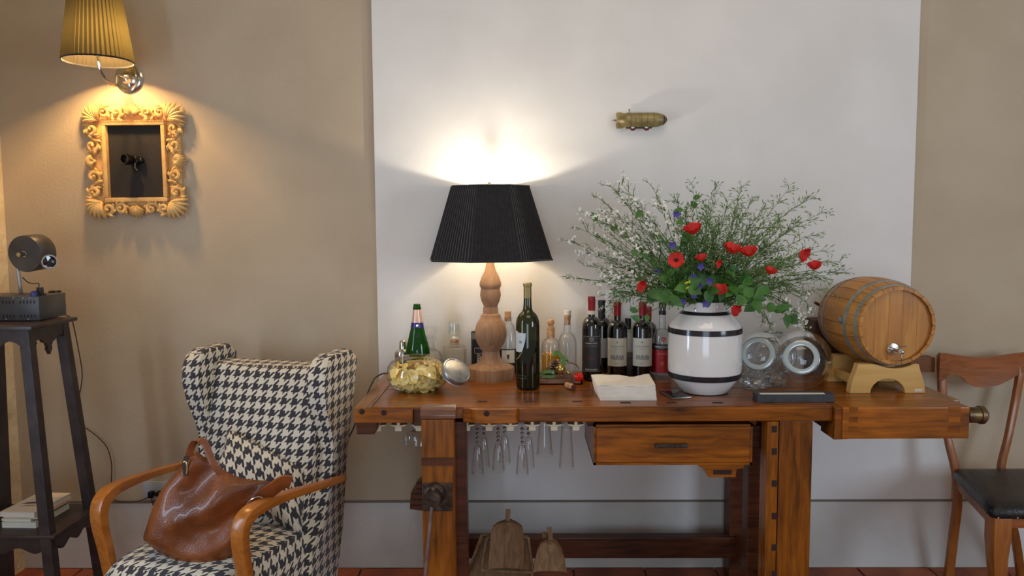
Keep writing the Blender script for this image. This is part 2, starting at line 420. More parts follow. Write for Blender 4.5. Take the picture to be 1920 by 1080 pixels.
# top planks
ys = [YF, YF + .15, YF + .28, YF + .42, YB]
for i in range(4):
    MB().box(jt + .0015, XT + (0 if i == 0 else .0), ys[i] + .0008, ys[i + 1] - .0008, zb + .012, zt - .0008 * (i % 2)).build('plank', M_benchX, bench, bevel=.0015, smooth=0, seg=1)
MB().box(XA, jt, YF, YB, zb, zt).build('end_board', M_benchY, bench, bevel=.004, smooth=0)
# front apron pieces, each slightly different in depth
MB().box(XA + .001, bx(775), YF - .012, YF + .03, zb, zt - .004).build('apron_block', M_benchO, bench, bevel=.004, smooth=0)
tag(MB().box(bx(775), bx(790), YF - .002, YF + .03, zb - .012, zt - .006).build('apron_block', M_benchD, bench, bevel=.003, smooth=0))
a = MB().prism([(bx(868), YF + .03), (bx(868), YF - .006), (bx(882), YF - .010), (bx(896), YF - .022), (bx(910), YF - .024), (bx(968), YF - .024), (bx(972), YF - .010), (bx(972), YF + .03)], zb, zt - .002, 'xy').build('apron_block', M_benchO, bench, bevel=.003, smooth=0)
MB().box(bx(972), XT, YF - .008, YF + .02, zb + .001, zt - .003).build('apron', M_benchX, bench, bevel=.004, smooth=0)
for (px, py, mm) in ((680, 770, 0), (721, 772, 0), (913, 772, 0)):
    P = PY(px, py, YF); MB().lathe([(0.0001, 0), (.009, 0), (.0095, .002), (0.0001, .0035)], 12, Matrix.Translation((P.x, YF - (.0115 if px < 800 else .0235), P.z)) @ Matrix.Rotation(pi / 2, 4, 'X')).build('plug', M_dhole, bench)
# dog holes along the front: raised dark plates painted as the shade inside
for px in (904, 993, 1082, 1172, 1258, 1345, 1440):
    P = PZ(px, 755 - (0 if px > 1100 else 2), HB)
    MB().prism([(P.x - .017, P.y - .008), (P.x + .019, P.y - .008), (P.x + .017, P.y + .009), (P.x - .015, P.y + .008)], HB - .002, HB + .0008, 'xy').build('dog_hole_shade', M_dhole, bench, smooth=0)
# underside rail behind, left foot block
MB().box(XA, XT, YB - .0 - .08, YB, zb - .05, zb + .01).build('rear_rail', M_benchD, bench, bevel=.004, smooth=0)
P0 = bx(665); P1 = bx(706)
MB().prism([(P0 + .002, zb), (P0 + .004, bz(814)), (bx(700), bz(814)), (P1, bz(806)), (P1, zb)], YF + .0, YF + .22, 'xz').build('end_cleat', M_benchD, bench, bevel=.004, smooth=0)
# left frame: leg vise chop in front, leg behind
YV = YF - .055
vx0, vx1 = PY(790, 850, YV).x, PY(852, 850, YV).x
zc = PY(820, 767, YV).z
chop = []
prof = [(YV + .018, zc), (YV + .004, zc - .008), (YV, zc - .03), (YV, .0), (YV + .05, .0), (YV + .05, zc)]
tp = MB().prism([(y, z) for y, z in [(YF - .003, zc + .006), (YV + .02, zc + .006), (YV + .006, zc - .002), (YV - .003, zc - .02), (YV - .002, zc - .032), (YF - .003, zc - .036)]], vx0 - .002, vx1 + .006, 'yz').build('vise_jaw_cap', wood('worn_jaw_wood', C3(92, 56, 40), C3(150, 110, 90), 'X', .25, .5), bench, bevel=.003)
MB().box(vx0, vx1, YV, YF - .004, .012, zc - .034).build('vise_chop', M_benchZ, bench, bevel=.006, smooth=0)
MB().box(vx0, vx1 - .002, YV - .004, YV, PY(820, 872, YV).z, PY(820, 858, YV).z).build('crack_band', M_benchD, bench, smooth=0)
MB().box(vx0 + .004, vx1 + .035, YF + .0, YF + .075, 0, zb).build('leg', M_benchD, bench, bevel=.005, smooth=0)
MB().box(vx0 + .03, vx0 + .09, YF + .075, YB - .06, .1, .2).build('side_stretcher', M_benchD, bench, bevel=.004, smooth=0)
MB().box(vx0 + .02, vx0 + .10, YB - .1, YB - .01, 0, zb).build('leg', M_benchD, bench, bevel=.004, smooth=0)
pz0, pz1 = PY(815, 957, YV).z, PY(815, 905, YV).z
MB().box(vx0 + .002, vx1 - .008, YV - .007, YV + .001, pz0, pz1).build('screw_plate', M_iron, bench, bevel=.003, smooth=0)
sc = PY(813, 930, YV - .03)
Mx = Matrix.Translation((sc.x, YV, sc.z)) @ Matrix.Rotation(pi / 2, 4, 'X')
sw = MB().lathe([(.001, 0), (.036, 0), (.036, .02), (.03, .028), (.027, .03), (.027, .055), (.025, .062), (.001, .064)], 28, Mx).build('vise_screw', M_iron, bench)
h0 = PY(812, 925, YV - .045); h1 = PY(797, 1085, YV - .045)
MB().tube([h0 + Vector((.002, 0, .02)), h0, h1], [.007, .0065, .007], 10).build('vise_handle', M_steel, bench)
lx0, lx1 = PY(768, 940, YF + .1).x, PY(795, 940, YF + .1).x
Y = YF + .1
pg = MB().prism([(PY(793, 893, Y).x, PY(793, 893, Y).z), (PY(781, 905, Y).x, PY(781, 905, Y).z), (PY(770, 925, Y).x, PY(770, 925, Y).z), (PY(768, 955, Y).x, PY(768, 955, Y).z), (PY(790, 958, Y).x, PY(790, 958, Y).z), (vx0 + .04, PY(790, 958, Y).z), (vx0 + .04, PY(793, 893, Y).z)], Y, Y + .035, 'xz').build('wooden_nut', M_benchD, bench, bevel=.003, smooth=0)
for py in (906, 916, 926, 937, 947):
    p = PY(777, py, Y); MB().box(PY(771 if py > 920 else 781, py, Y).x, vx0 + .02, Y - .003, Y, p.z - .001, p.z + .0015).build('thread', M_dhole, bench, smooth=0)
# right frame
rx0, rx1 = PY(1460, 900, YF).x, PY(1523, 900, YF).x
MB().box(rx0, rx1, YF + .004, YF + .08, 0, zb).build('leg', M_benchZ, bench, bevel=.005, smooth=0)
YH = YF - .012
hx0, hx1 = PY(1437, 900, YH).x, PY(1458, 900, YH).x
MB().box(hx0, hx1, YH, YF + .06, 0, zb).build('hole_board', M_benchZ, bench, bevel=.003, smooth=0)
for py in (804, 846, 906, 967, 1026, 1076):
    p = PY(1452, py, YH); MB().box(p.x - .009, p.x + .008, YH - .001, YH + .004, p.z - .012, p.z + .010).build('peg_hole_shade', M_dhole, bench, smooth=0)  # no opening cut: dark plate painted as the shade in each peg hole
p0, p1 = PY(1397, 960, YF + .25).x, PY(1436, 960, YF + .25).x
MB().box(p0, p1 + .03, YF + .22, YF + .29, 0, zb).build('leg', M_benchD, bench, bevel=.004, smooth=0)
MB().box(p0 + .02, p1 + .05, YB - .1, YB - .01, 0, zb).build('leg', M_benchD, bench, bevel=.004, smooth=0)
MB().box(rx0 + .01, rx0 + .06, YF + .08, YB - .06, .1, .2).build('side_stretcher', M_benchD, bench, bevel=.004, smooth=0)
p0, p1 = PY(1395, 803, YF + .12), PY(1435, 835, YF + .12)
MB().box(p0.x, p1.x, YF + .08, YF + .12, p1.z, p0.z + .02).build('runner_block', M_benchD, bench, bevel=.004, smooth=0)
# long stretcher
Y = -.16; z0, z1 = PY(1200, 1047, Y).z, PY(1200, 1008, Y).z
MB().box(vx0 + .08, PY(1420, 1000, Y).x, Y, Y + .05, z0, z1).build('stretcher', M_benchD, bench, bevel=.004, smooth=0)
# drawer box
YD = YF + .03
dx0, dx1 = PY(1113, 830, YD).x, PY(1411, 830, YD).x; dz0, dz1 = PY(1200, 872, YD).z, PY(1200, 796, YD).z
dc = MB(); t = .008
dc.box(dx0, dx0 + t, YD, YD + .36, dz0, dz1); dc.box(dx1 - t, dx1, YD, YD + .36, dz0, dz1); dc.box(dx0, dx1, YD, YD + .36, dz0, dz0 + t); dc.box(dx0, dx1, YD, YD + .36, dz1 - t, dz1)
dc.build('drawer_case', M_benchO, bench, smooth=0)
dr = MB().box(dx0 + t + .001, dx1 - t - .001, YD - .003, YD + .34, dz0 + t + .001, dz1 - t - .001).build('drawer', M_benchO, bench, bevel=.003, smooth=0)
hp0, hp1 = PY(1228, 834, YD - .02), PY(1290, 838, YD - .02)
MB().box(hp0.x, hp1.x, YD - .022, YD - .010, hp1.z - .004, hp0.z + .002).box(hp0.x + .004, hp0.x + .014, YD - .012, YD - .002, hp1.z - .002, hp0.z).box(hp1.x - .014, hp1.x - .004, YD - .012, YD - .002, hp1.z - .002, hp0.z).build('handle', M_iron, dr, bevel=.002, smooth=0)
MB().box(dx0 - .02, dx0 + .005, YD + .02, YD + .36, dz1 - .01, zb + .005).build('drawer_runner', M_benchD, bench, bevel=.004, smooth=0)
MB().box(dx1 - .005, dx1 + .02, YD + .02, YD + .36, dz1 - .01, zb + .005).build('drawer_runner', M_benchD, bench, bevel=.004, smooth=0)
qx = lambda px: PY(px, 885, YD).x
qz = lambda py: PY(1350, py, YD).z
MB().prism([(qx(1312), dz0), (qx(1312), qz(877)), (qx(1322), qz(880)), (qx(1330), qz(897)), (qx(1381), qz(897)), (qx(1383), qz(882)), (qx(1397), qz(880)), (qx(1397), dz0)], YD + .01, YD + .3, 'xz').build('guide_block', M_benchO, bench, bevel=.002, smooth=0)
MB().box(qx(1339), qx(1373), YD + .0085, YD + .012, qz(891), qz(883)).build('guide_slot_shade', M_dhole, bench, smooth=0)  # slot is not cut; its inner shade is a dark plate
# tail vise at the right end
YT = YF - .03; tx0, tx1 = PY(1563, 790, YT).x, PY(1818, 790, YT).x; tz = PY(1700, 823, YT).z
tv = MB().box(tx0 + .03, tx1, YT, YT + .10, tz, zt + .001).build('tail_vise', M_benchO, bench, bevel=.004, smooth=0)
MB().prism([(XT + .002, zt - .001), (XT + .002, PY(1563, 800, YT).z), (tx0 + .005, tz - .004), (tx0 + .055, tz - .002), (tx0 + .055, zt - .001)], YT + .006, YT + .12, 'xz').build('tail_vise_jaw', M_benchX, bench, bevel=.003, smooth=0)
for (x0, x1) in ((1592, 1608), (1778, 1800)):
    for k in range(3):
        zz0 = PY(1700, 768 + 18 * k, YT).z; MB().box(PY(x0, 790, YT).x, PY(x1, 790, YT).x, YT - .0008, YT + .01, zz0 - .010, zz0 + .008).build('dovetail', M_benchX, tv, smooth=0)
for i in range(3):
    y0 = YT + .1 + i * (YB - YT - .1) / 3; y1 = y0 + (YB - YT - .1) / 3
    MB().box(XT + .002, XE - .07, y0 + .001, y1 - .001, zb + .01, zt - .0006 * (i % 2)).build('plank', M_benchX, bench, bevel=.0015, smooth=0, seg=1)
MB().box(XE - .07, XE, YT + .101, YB, zb - .0, zt).build('end_board', M_benchY, bench, bevel=.004, smooth=0)
MB().box(XT, XT + .06, YT + .12, YT + .3, tz + .01, zb + .01).build('tail_vise_guide', M_benchD, bench, bevel=.003, smooth=0)
e0 = PY(1818, 778, YT + .05); e1 = PY(1850, 778, YT + .05)
MB().lathe([(.001, 0), (.026, 0), (.026, .04), (.030, .042), (.030, .055), (.022, .064), (.001, .065)], 24, Matrix.Translation((e0.x - .012, YT + .05, e0.z)) @ Matrix.Rotation(pi / 2, 4, 'Y')).build('vise_screw', varied('worn_brass', C3(70, 54, 34), C3(122, 98, 62), 30, .4, metal=.6), bench)

# ================================================================ TABLE LAMP
lb = PZ(921, 709, HB); s = S(lb)
lamp = thing('table_lamp', 'lit table lamp with turned wooden base and black pleated shade on the workbench', 'lamp', (lb.x, lb.y, HB))
def pw(px): return px * s
def lz(py): return PY(920, py, lb.y).z - HB
prof = [(0.0001, 0), (pw(44), 0), (pw(44), lz(690)), (pw(43), lz(687.5)), (pw(41), lz(686.2)), (pw(39.5), lz(687)), (pw(38.5), lz(686)), (pw(30), lz(683)), (pw(22), lz(678)), (pw(17.5), lz(669)), (pw(16), lz(656)), (pw(19), lz(655)), (pw(20), lz(652)), (pw(26), lz(642)), (pw(29.5), lz(630)), (pw(29.5), lz(620)), (pw(27), lz(608)), (pw(21), lz(598)), (pw(20), lz(597)), (pw(18), lz(590)), (pw(14), lz(587)), (pw(14.5), lz(583)), (pw(14), lz(580)), (pw(14), lz(576)), (pw(12), lz(575)), (pw(17), lz(564)), (pw(19.5), lz(553)), (pw(18), lz(542)), (pw(17), lz(541)), (pw(20), lz(536)), (pw(20), lz(530)), (pw(16), lz(518)), (pw(10), lz(507)), (pw(7.5), lz(496)), (pw(7), lz(484)), (.0001, lz(484))]
MB().lathe(prof, 48).build('lamp_base', M_lampw, lamp, smooth=32)
zs0, zs1 = lz(486), lz(350)
def hexring(r, n, z, pleat, dz=0.):
    out = []
    for k in range(n):
        a = 2 * pi * k / n
        seg = pi / 4; aa = (a + seg / 2) % seg - seg / 2
        rr = r * (math.cos(seg / 2) / math.cos(aa)) * .96 + r * .04
        rr += pleat * (1 if k % 2 else -1)
        out.append((rr * math.cos(a + R(8)), rr * .93 * math.sin(a + R(8)), z + dz * abs(math.sin(a * 4))))
    return out
n = 216; r0, r1 = pw(117), pw(75)
sh = MB(); rings = [hexring(r0 + (r1 - r0) * t, n, zs0 + (zs1 - zs0) * t, .0026 - .0010 * t) for t in [i / 8 for i in range(9)]]
sh.loft(rings, True, False)
inner = MB().loft([[(x * .975, y * .975, z) for x, y, z in rg] for rg in (hexring(r0, 80, zs0, 0), hexring(r1, 80, zs1, 0))], True, False)
so = sh.build('lamp_shade', M_blackfab, lamp, smooth=20)
inner.build('shade_lining', mat('lining_dark_outside', C3(225, 214, 190), .9), so)
for rr_, zz_, tt_ in ((r0, zs0, .004), (r1, zs1, .0028)):
    q = [Vector(p) for p in hexring(rr_ + .001, 96, zz_, 0)]; MB().tube(q + [q[0]], tt_, 6).build('shade_trim', M_blackfab, so)
hp = MB(); hp.tube([(0, 0, lz(484)), (0, 0, lz(350))], .004, 8)
for k in range(3):
    a = k * 2 * pi / 3; hp.tube([(0, 0, lz(350)), (r1 * .95 * math.cos(a), r1 * .93 * math.sin(a), zs1 - .001)], .0018, 6)
hp.build('harp', M_chrome, lamp)
MB().ball((0, 0, lz(345)), .008, 14, 10).tube([(0, 0, lz(350)), (0, 0, lz(346))], .005).build('finial', M_chrome, lamp)
em = mat('bulb_glow', (1, 1, 1, 1)); em.node_tree.nodes['Principled BSDF'].inputs['Emission Color'].default_value = (1, .86, .66, 1); em.node_tree.nodes['Principled BSDF'].inputs['Emission Strength'].default_value = 14
zbulb = lz(392)
MB().ball((0, 0, 0), .024, 16, 10).build('light_bulb', em, lamp, loc=(.0, -.05, zbulb))
def lampl(name, loc, e, c, rad=.03):
    l = bpy.data.lights.new(name, 'POINT'); l.energy = e; l.color = c; l.shadow_soft_size = rad
    o = bpy.data.objects.new(name, l); col.objects.link(o); o.location = loc; return o
lampl('table_lamp_light', (lb.x + .0, lb.y - .055, HB + zbulb + .030), 7, (1, .90, .77), .013)

# ================================================================ WALL SCONCE
pl = PY(243, 148, 0); sS = S(pl)
YS = -.20
sb = PY(184, 115, YS); ss = S(sb)
sc_ = thing('wall_sconce', 'lit wall sconce with black pleated shade above the carved frame', 'wall lamp', (pl.x, 0, pl.z))
Mr = Matrix.Rotation(pi / 2, 4, 'X')
MB().lathe([(.001, 0), (pw(26), 0), (pw(27), .006), (pw(23), .012), (pw(20), .013), (pw(19), .02), (pw(14), .026), (pw(12), .027), (pw(9), .042), (.001, .046)], 32, Mr).build('wall_plate', M_chrome, sc_)
d = sb - pl
arm = spline([(0, -.04, 0), (-.012, -.07, .002), (d.x * .35, -.10, -.045), (d.x * .62, -.15, -.035), (d.x * .9, YS + .01, .0), (d.x, YS, d.z + .02), (d.x, YS, d.z + .09)], 8)
MB().tube(arm, .0055, 10).build('arm', M_chrome, sc_)
MB().lathe([(.001, -.012), (.011, -.012), (.012, 0), (.008, .03), (.001, .03)], 16, Matrix.Translation((d.x, YS, d.z + .03))).build('lamp_holder', M_chrome, sc_)
zz0 = d.z; R0 = ss * 61; R1 = ss * 41; HS = .30
m = bpy.data.materials.new('translucent_black_pleat'); m.use_nodes = True; N, L = m.node_tree.nodes, m.node_tree.links; N.clear()
out = N.new('ShaderNodeOutputMaterial'); tl = N.new('ShaderNodeBsdfTranslucent'); tl.inputs[0].default_value = (.40, .33, .13, 1)
df = N.new('ShaderNodeBsdfDiffuse'); df.inputs[0].default_value = (.035, .03, .022, 1); mx = N.new('ShaderNodeMixShader'); mx.inputs[0].default_value = .045
L.new(df.outputs[0], mx.inputs[1]); L.new(tl.outputs[0], mx.inputs[2]); L.new(mx.outputs[0], out.inputs[0])
def cring(r, n, z, pleat): return [((r + (pleat if k % 2 else -pleat)) * math.cos(2 * pi * k / n) + d.x, (r + (pleat if k % 2 else -pleat)) * math.sin(2 * pi * k / n) + YS, z) for k in range(n)]
sd = MB().loft([cring(R0 + (R1 - R0) * t, 92, zz0 + HS * t, .0036 - .0014 * t) for t in [i / 6 for i in range(7)]], True, False).build('lamp_shade', m, sc_, smooth=0)
m2_ = m.copy(); m2_.name = 'overlapped_black_pleat'; m2_.node_tree.nodes['Mix Shader'].inputs[0].default_value = .016; sd.data.materials.append(m2_)
for p_ in sd.data.polygons:
    a_ = math.atan2(p_.center.y - YS, p_.center.x - d.x) / (2 * pi) * 92
    p_.material_index = int(math.floor(a_)) % 2
rg = [Vector(p) for p in cring(R0, 64, zz0, 0)]
MB().tube(rg + [rg[0]], .0035, 6).build('shade_trim', M_blackfab, sd)
rg = [Vector(p) for p in cring(R1, 64, zz0 + HS, 0)]
MB().tube(rg + [rg[0]], .003, 6).build('shade_trim', M_blackfab, sd)
MB().ball((0, 0, 0), .02, 14, 10).build('light_bulb', em, sc_, loc=(d.x, YS, d.z + .085))
lampl('sconce_light', (pl.x + d.x, YS, pl.z + d.z + .085), 46, (1, .61, .24), .03)

# ================================================================ BOTTLES AND GLASS ON THE BENCH
def bottle_prof(h, r, nr, sh0=.60, sh1=.74, lip=True, punt=.0):
    p = [(.0001, .004), (r * .82, .001), (r * .97, .006), (r, .014)]
    z0, z1 = h * sh0, h * sh1
    p += [(r, z0)]
    for i in range(1, 10):
        t = i / 9; a = t * pi / 2
        p.append((nr + (r - nr) * (math.cos(a) ** 1.1 if t < 1 else 0) , z0 + (z1 - z0) * (math.sin(a) ** .9)))
    p += [(nr, h * .93)]
    if lip: p += [(nr + .0005, h * .94), (nr + .0008, h * .955), (nr + .0008, h * .975), (nr + .001, h * .99), (nr, h)]
    else: p += [(nr, h)]
    return p
def label_strip(b, name, m, r, z0, z1, a0, a1, off=.0004, seg=24, lab=None):
    v = MB()
    A = [(r + off) * 1 for _ in range(1)][0]
    vs = []
    for k in range(seg + 1):
        a = a0 + (a1 - a0) * k / seg
        for z in (z0, z1): vs.append((A * math.sin(a), -A * math.cos(a), z))
    fs = [(2 * k, 2 * k + 2, 2 * k + 3, 2 * k + 1) for k in range(seg)]
    v.add(vs, fs); o = v.build(name, m, b)
    if lab: o['label'] = lab
    return o
def base_at(px, py): return PZ(px, py, HB)
def facing(P): return math.atan2(P.x - CC.x, P.y - CC.y)   # turn so that -Y faces the camera
def rot_face(P, extra=0.): return -facing(P) + extra

# --- green champagne bottle behind the crisps jar
P = base_at(784, 706); s = S(P); hh = (PY(783, 570, P.y).z - HB)
b = thing('sparkling_wine_bottle', 'green sparkling wine bottle with foil neck behind the jar of crisps', 'bottle', (P.x, P.y, HB), rot_face(P))
r = 23 * s; nr = 6.6 * s
def q(py): return PY(783, py, P.y).z - HB
MB().lathe([(.0001, .004), (r * .9, .001), (r, .01), (r, q(672)), (22 * s, q(655)), (17.8 * s, q(638)), (12.8 * s, q(618)), (9.0 * s, q(598)), (7.3 * s, q(584)), (7 * s, q(580)), (7.6 * s, q(579)), (7.6 * s, q(576)), (6.4 * s, q(575)), (6.6 * s, q(571)), (5.5 * s, hh), (.0001, hh)], 40).build('body', M_green, b)
MB().lathe([(7.5 * s, q(580)), (7.8 * s, q(584)), (9.5 * s, q(598)), (11.0 * s, q(606))], 40).build('foil', M_pinkfoil, b)
MB().lathe([(10.9 * s, q(604)), (12.7 * s, q(613.5)), (12.3 * s, q(613.6))], 40).build('foil_band', M_navy, b)
MB().lathe([(.0001, 0), (.006, 0), (.005, .001), (.0001, .0012)], 16, Matrix.Translation((0, -12 * s, q(609.5))) @ Matrix.Rotation(pi / 2, 4, 'X')).build('emblem', M_chrome, b)
MB().lathe([(.0001, 0), (.0085, 0), (.0001, .001)], 16, Matrix.Translation((0, -15.6 * s, q(627))) @ Matrix.Rotation(pi / 2 - .25, 4, 'X')).build('seal', M_blackcap, b)

# --- steel shaker
P = base_at(757, 699); s = S(P); q = lambda py: PY(757, py, P.y).z - HB
b = thing('cocktail_shaker', 'small silver cocktail shaker peeking out left of the green bottle', 'shaker', (P.x, P.y, HB))
MB().lathe([(.0001, 0), (14 * s, 0), (17 * s, q(665)), (15 * s, q(658)), (8 * s, q(654)), (.0001, q(654))], 32).build('cup', M_chrome, b)
MB().lathe([(8 * s, q(655)), (7.5 * s, q(642)), (5 * s, q(638)), (.0001, q(637))], 28).build('cap', M_chrome, b)

# --- carafe with wide stopper
P = base_at(807, 700); s = S(P); q = lambda py: PY(807, py, P.y).z - HB
b = thing('glass_carafe', 'clear round carafe with wide flared neck behind the green bottle', 'carafe', (P.x, P.y, HB))
MB().lathe([(.0001, .002), (22 * s, .001), (27 * s, q(690)), (26 * s, q(676)), (22 * s, q(662)), (10 * s, q(654)), (8 * s, q(648)), (8 * s, q(641)), (13 * s, q(636)), (13 * s, q(632)), (9 * s, q(630))], 40).build('body', M_glass2, b)
MB().lathe([(.0001, q(637)), (6 * s, q(636)), (7 * s, q(630)), (13 * s, q(624)), (16.5 * s, q(614)), (16.5 * s, q(612)), (.0001, q(612))], 36).build('stopper', M_glass, b)

# --- square decanter
P = base_at(853, 707); s = S(P); q = lambda py: PY(853, py, P.y).z - HB
b = thing('glass_decanter', 'square clear decanter with cylindrical glass stopper left of the lamp', 'decanter', (P.x, P.y, HB), .15)
h = q(654); rr = 22 * s
def sqr(r, z, n=28, e=.28):
    out = []
    for k in range(n):
        a = 2 * pi * k / n; c_, s_ = math.cos(a), math.sin(a)
        f = (abs(c_) ** (2 / e) + abs(s_) ** (2 / e)) ** (-e / 2); out.append((r * f * c_, r * f * s_, z))
    return out
bd = MB().loft([sqr(rr * .96, 0), sqr(rr, .004), sqr(rr, h), sqr(rr * .9, h + .008), sqr(rr * .45, h + .016, e=.9), sqr(8 * s, q(643), e=1), sqr(8 * s, q(636), e=1)], True, False).build('body', M_glass2, b)
MB().loft([sqr(rr * .86, .012), sqr(rr * .88, .018), sqr(rr * .88, h - .004), sqr(rr * .5, h + .006)], True, False).build('inner_wall', M_glass, b)
MB().lathe([(8 * s, q(636)), (13 * s, q(634)), (13 * s, q(632)), (8 * s, q(630))], 32).build('collar', M_glass2, b)
MB().lathe([(.0001, q(643)), (7 * s, q(643)), (7.4 * s, q(636)), (.0001, q(636))], 24).build('cork', M_cork, b)
MB().lathe([(.0001, q(633)), (6 * s, q(632)), (11 * s, q(626)), (11 * s, q(604)), (.0001, q(603))], 32).lathe([(.0001, q(622)), (8.5 * s, q(621)), (8.5 * s, q(608)), (.0001, q(607))], 32).build('stopper', M_glass2, b)['kind'] = 'stuff'

# --- black tin tube with cream scrollwork
P = base_at(901, 698); s = S(P) ; q = lambda py: PY(901, py, P.y).z - HB
b = thing('gift_tube', 'black cylindrical gift tin with cream scrollwork behind the lamp base', 'tin', (P.x, P.y, HB), rot_face(P, .1))
r = 17 * s
MB().lathe([(.0001, 0), (r, 0), (r, q(624)), (r - .001, q(624)), (r - .001, q(628)), (.0001, q(628))], 40).build('tube', M_blackcap, b)
MB().lathe([(r + .0006, q(622)), (r + .0006, q(634)), (r + .0001, q(634))], 40).build('lid_rim', M_greyink, b)
for rad, th in ((.026, .0018), (.021, .0012), (.012, .003)):
    pts = [Vector(((r + .0008) * math.sin(rad * math.cos(a) / r + .25), -(r + .0008) * math.cos(rad * math.cos(a) / r + .25), q(678) + rad * math.sin(a))) for a in [2 * pi * k / 32 for k in range(33)]]
    MB().tube(pts, th, 5, flat=.5).build('ring_ornament', M_cream, b)
for k in range(9):
    c0 = (-.35 + .02 * k, q(664) - .009 * (k % 5)); pts = []
    for t in range(13):
        a = t / 12 * 4.5 + k; rd = .0065 * (1 - t / 16)
        an = c0[0] * 1. + rd * math.cos(a) / r; pts.append(Vector(((r + .0007) * math.sin(an), -(r + .0007) * math.cos(an), c0[1] + rd * math.sin(a))))
    MB().tube(pts, .0008, 4).build('scroll', M_cream, b)
fr = []
for (an, zz) in ((-.75, q(660)), (1.0, q(660)), (1.0, q(650)), (-.75, q(650)), (-.75, q(660))): fr.append((an, zz))
pts = []
for (a, z), (a2, z2) in zip(fr, fr[1:]):
    for k in range(8): t = k / 8; an = a + (a2 - a) * t; pts.append(Vector(((r + .0007) * math.sin(an), -(r + .0007) * math.cos(an), z + (z2 - z) * t)))
MB().tube(pts, .0007, 4).build('border', M_cream, b)

# --- clear bottle with cork and cream label right behind the lamp
def clear_bottle(name, label, px, pyb, pyt, rpx, nrpx, sh, capm, capz, grp=None, glassm=None):
    P = base_at(px, pyb); s = S(P); q = lambda py: PY(px, py, P.y).z - HB
    b = thing(name, label, 'bottle', (P.x, P.y, HB), rot_face(P), grp)
    r, nr = rpx * s, nrpx * s
    zs0, zs1, zn = q(sh[0]), q(sh[1]), q(sh[2])
    pr = [(.0001, .008), (r * .75, .008), (r * .85, .001), (r, .008), (r, zs0)]
    for i in range(1, 9): a = i / 8 * pi / 2; pr.append((nr * 1.15 + (r - nr * 1.15) * (math.cos(a) ** 1.1 if i < 8 else 0), zs0 + (zs1 - zs0) * math.sin(a)))
    pr += [(nr, zn), (nr + 1.2 * s, zn + .001), (nr + 1.2 * s, zn + .006), (nr, zn + .007)]
    MB().lathe(pr, 40).build('body', glassm or M_glass2, b)
    return b, r, nr, s, q, zn
b, r, nr, s, q, zn = clear_bottle('spirit_bottle', 'clear spirit bottle with cork and cream crest label between lamp and magnum', 953, 698, 583, 17, 7, (650, 606, 597), None, None)
MB().lathe([(.0001, zn - .012), (nr * .8, zn - .012), (nr * .85, zn + .007), (5.6 * s, zn + .008), (6.2 * s, q(584)), (.0001, q(583))], 24).build('cork', M_cork, b)
label_strip(b, 'label', M_blackcap, r, q(700), q(652), -1.4, 1.4)
label_strip(b, 'label', M_cream, r, q(678), q(654), -.75, .75, .0009)
MB().prism([(-.005, q(662)), (.005, q(662)), (.005, q(667)), (0, q(672)), (-.005, q(667))], -r - .0016, -r - .001, 'xz').build('crest', M_dlabel, b, smooth=0)

# --- magnum
P = base_at(990, 728); s = S(P); q = lambda py: PY(990, py, P.y).z - HB
mg = thing('magnum_wine_bottle', 'tall olive green magnum wine bottle standing right of the lamp', 'bottle', (P.x, P.y, HB), rot_face(P))
r = 22 * s; nr = 7.2 * s
MB().lathe([(.0001, .006), (r * .85, .001), (r * .97, .005), (r, .014), (r, q(611)), (21.3 * s, q(602)), (19 * s, q(594)), (15 * s, q(588)), (10.5 * s, q(584)), (8.4 * s, q(579)), (7.6 * s, q(570)), (nr, q(556)), (nr, q(536)), (8.2 * s, q(535)), (8.2 * s, q(531)), (6 * s, q(530)), (.0001, q(530.5))], 56).build('body', M_olive, mg)
MB().lathe([(nr + .0006, q(558)), (nr + .0004, q(537)), (8.2 * s + .0006, q(536)), (8.3 * s + .0003, q(531)), (6.5 * s, q(529.7)), (.0001, q(529.8))], 32).build('capsule', M_goldcap, mg)
MB().lathe([(.0001, .012), (r * .93, .012), (r * .93, q(640)), (.0001, q(640))], 40).build('wine', mat('red_wine', C3(14, 8, 8), .4), mg)
# pale swoosh label wrapping the left side
def wrap_poly(pts, r, m, name, parent, off=.0006, nx=14):
    # pts: (angle_left, angle_right, z) rows
    vs = []; fs = []
    for (a0, a1, z) in pts:
        for k in range(nx + 1):
            a = a0 + (a1 - a0) * k / nx; vs.append(((r + off) * math.sin(a), -(r + off) * math.cos(a), z))
    for i in range(len(pts) - 1):
        for k in range(nx): fs.append((i * (nx + 1) + k, i * (nx + 1) + k + 1, (i + 1) * (nx + 1) + k + 1, (i + 1) * (nx + 1) + k))
    return MB().add(vs, fs).build(name, m, parent)
rows = [(-1.7, -1.02, q(619)), (-1.7, -.85, q(621)), (-1.7, -.16, q(622)), (-1.7, -.18, q(630)), (-1.7, -.24, q(638)), (-1.7, -.34, q(646)), (-1.7, -.44, q(652)), (-1.7, -.50, q(656)), (-1.7, -.72, q(657.5))]
lm = wrap_poly(rows, r, mat('pale_blue_grey_label', C3(196, 206, 206), .35), 'label', mg)
lm['label'] = 'pale curved label'
text('IV', .0165, M_blackink, lm, wrap=r + .0012, loc=(0, 0, q(639)), ang=-.62)
pts = [Vector(((r + .0008) * math.sin(a), -(r + .0008) * math.cos(a), z)) for a, z in ((-.48, q(656)), (-.62, q(661)), (-.85, q(667)), (-1.2, q(672)))]
MB().tube(pts, .0006, 5).build('label_stroke', M_cream, mg)
fr = [(-.95, q(700)), (-.18, q(701)), (-.18, q(706)), (-.95, q(705.5)), (-.95, q(700))]
pts = []
for (a, z), (a2, z2) in zip(fr, fr[1:]):
    for k in range(6): t = k / 6; an = a + (a2 - a) * t; pts.append(Vector(((r + .0006) * math.sin(an), -(r + .0006) * math.cos(an), z + (z2 - z) * t)))
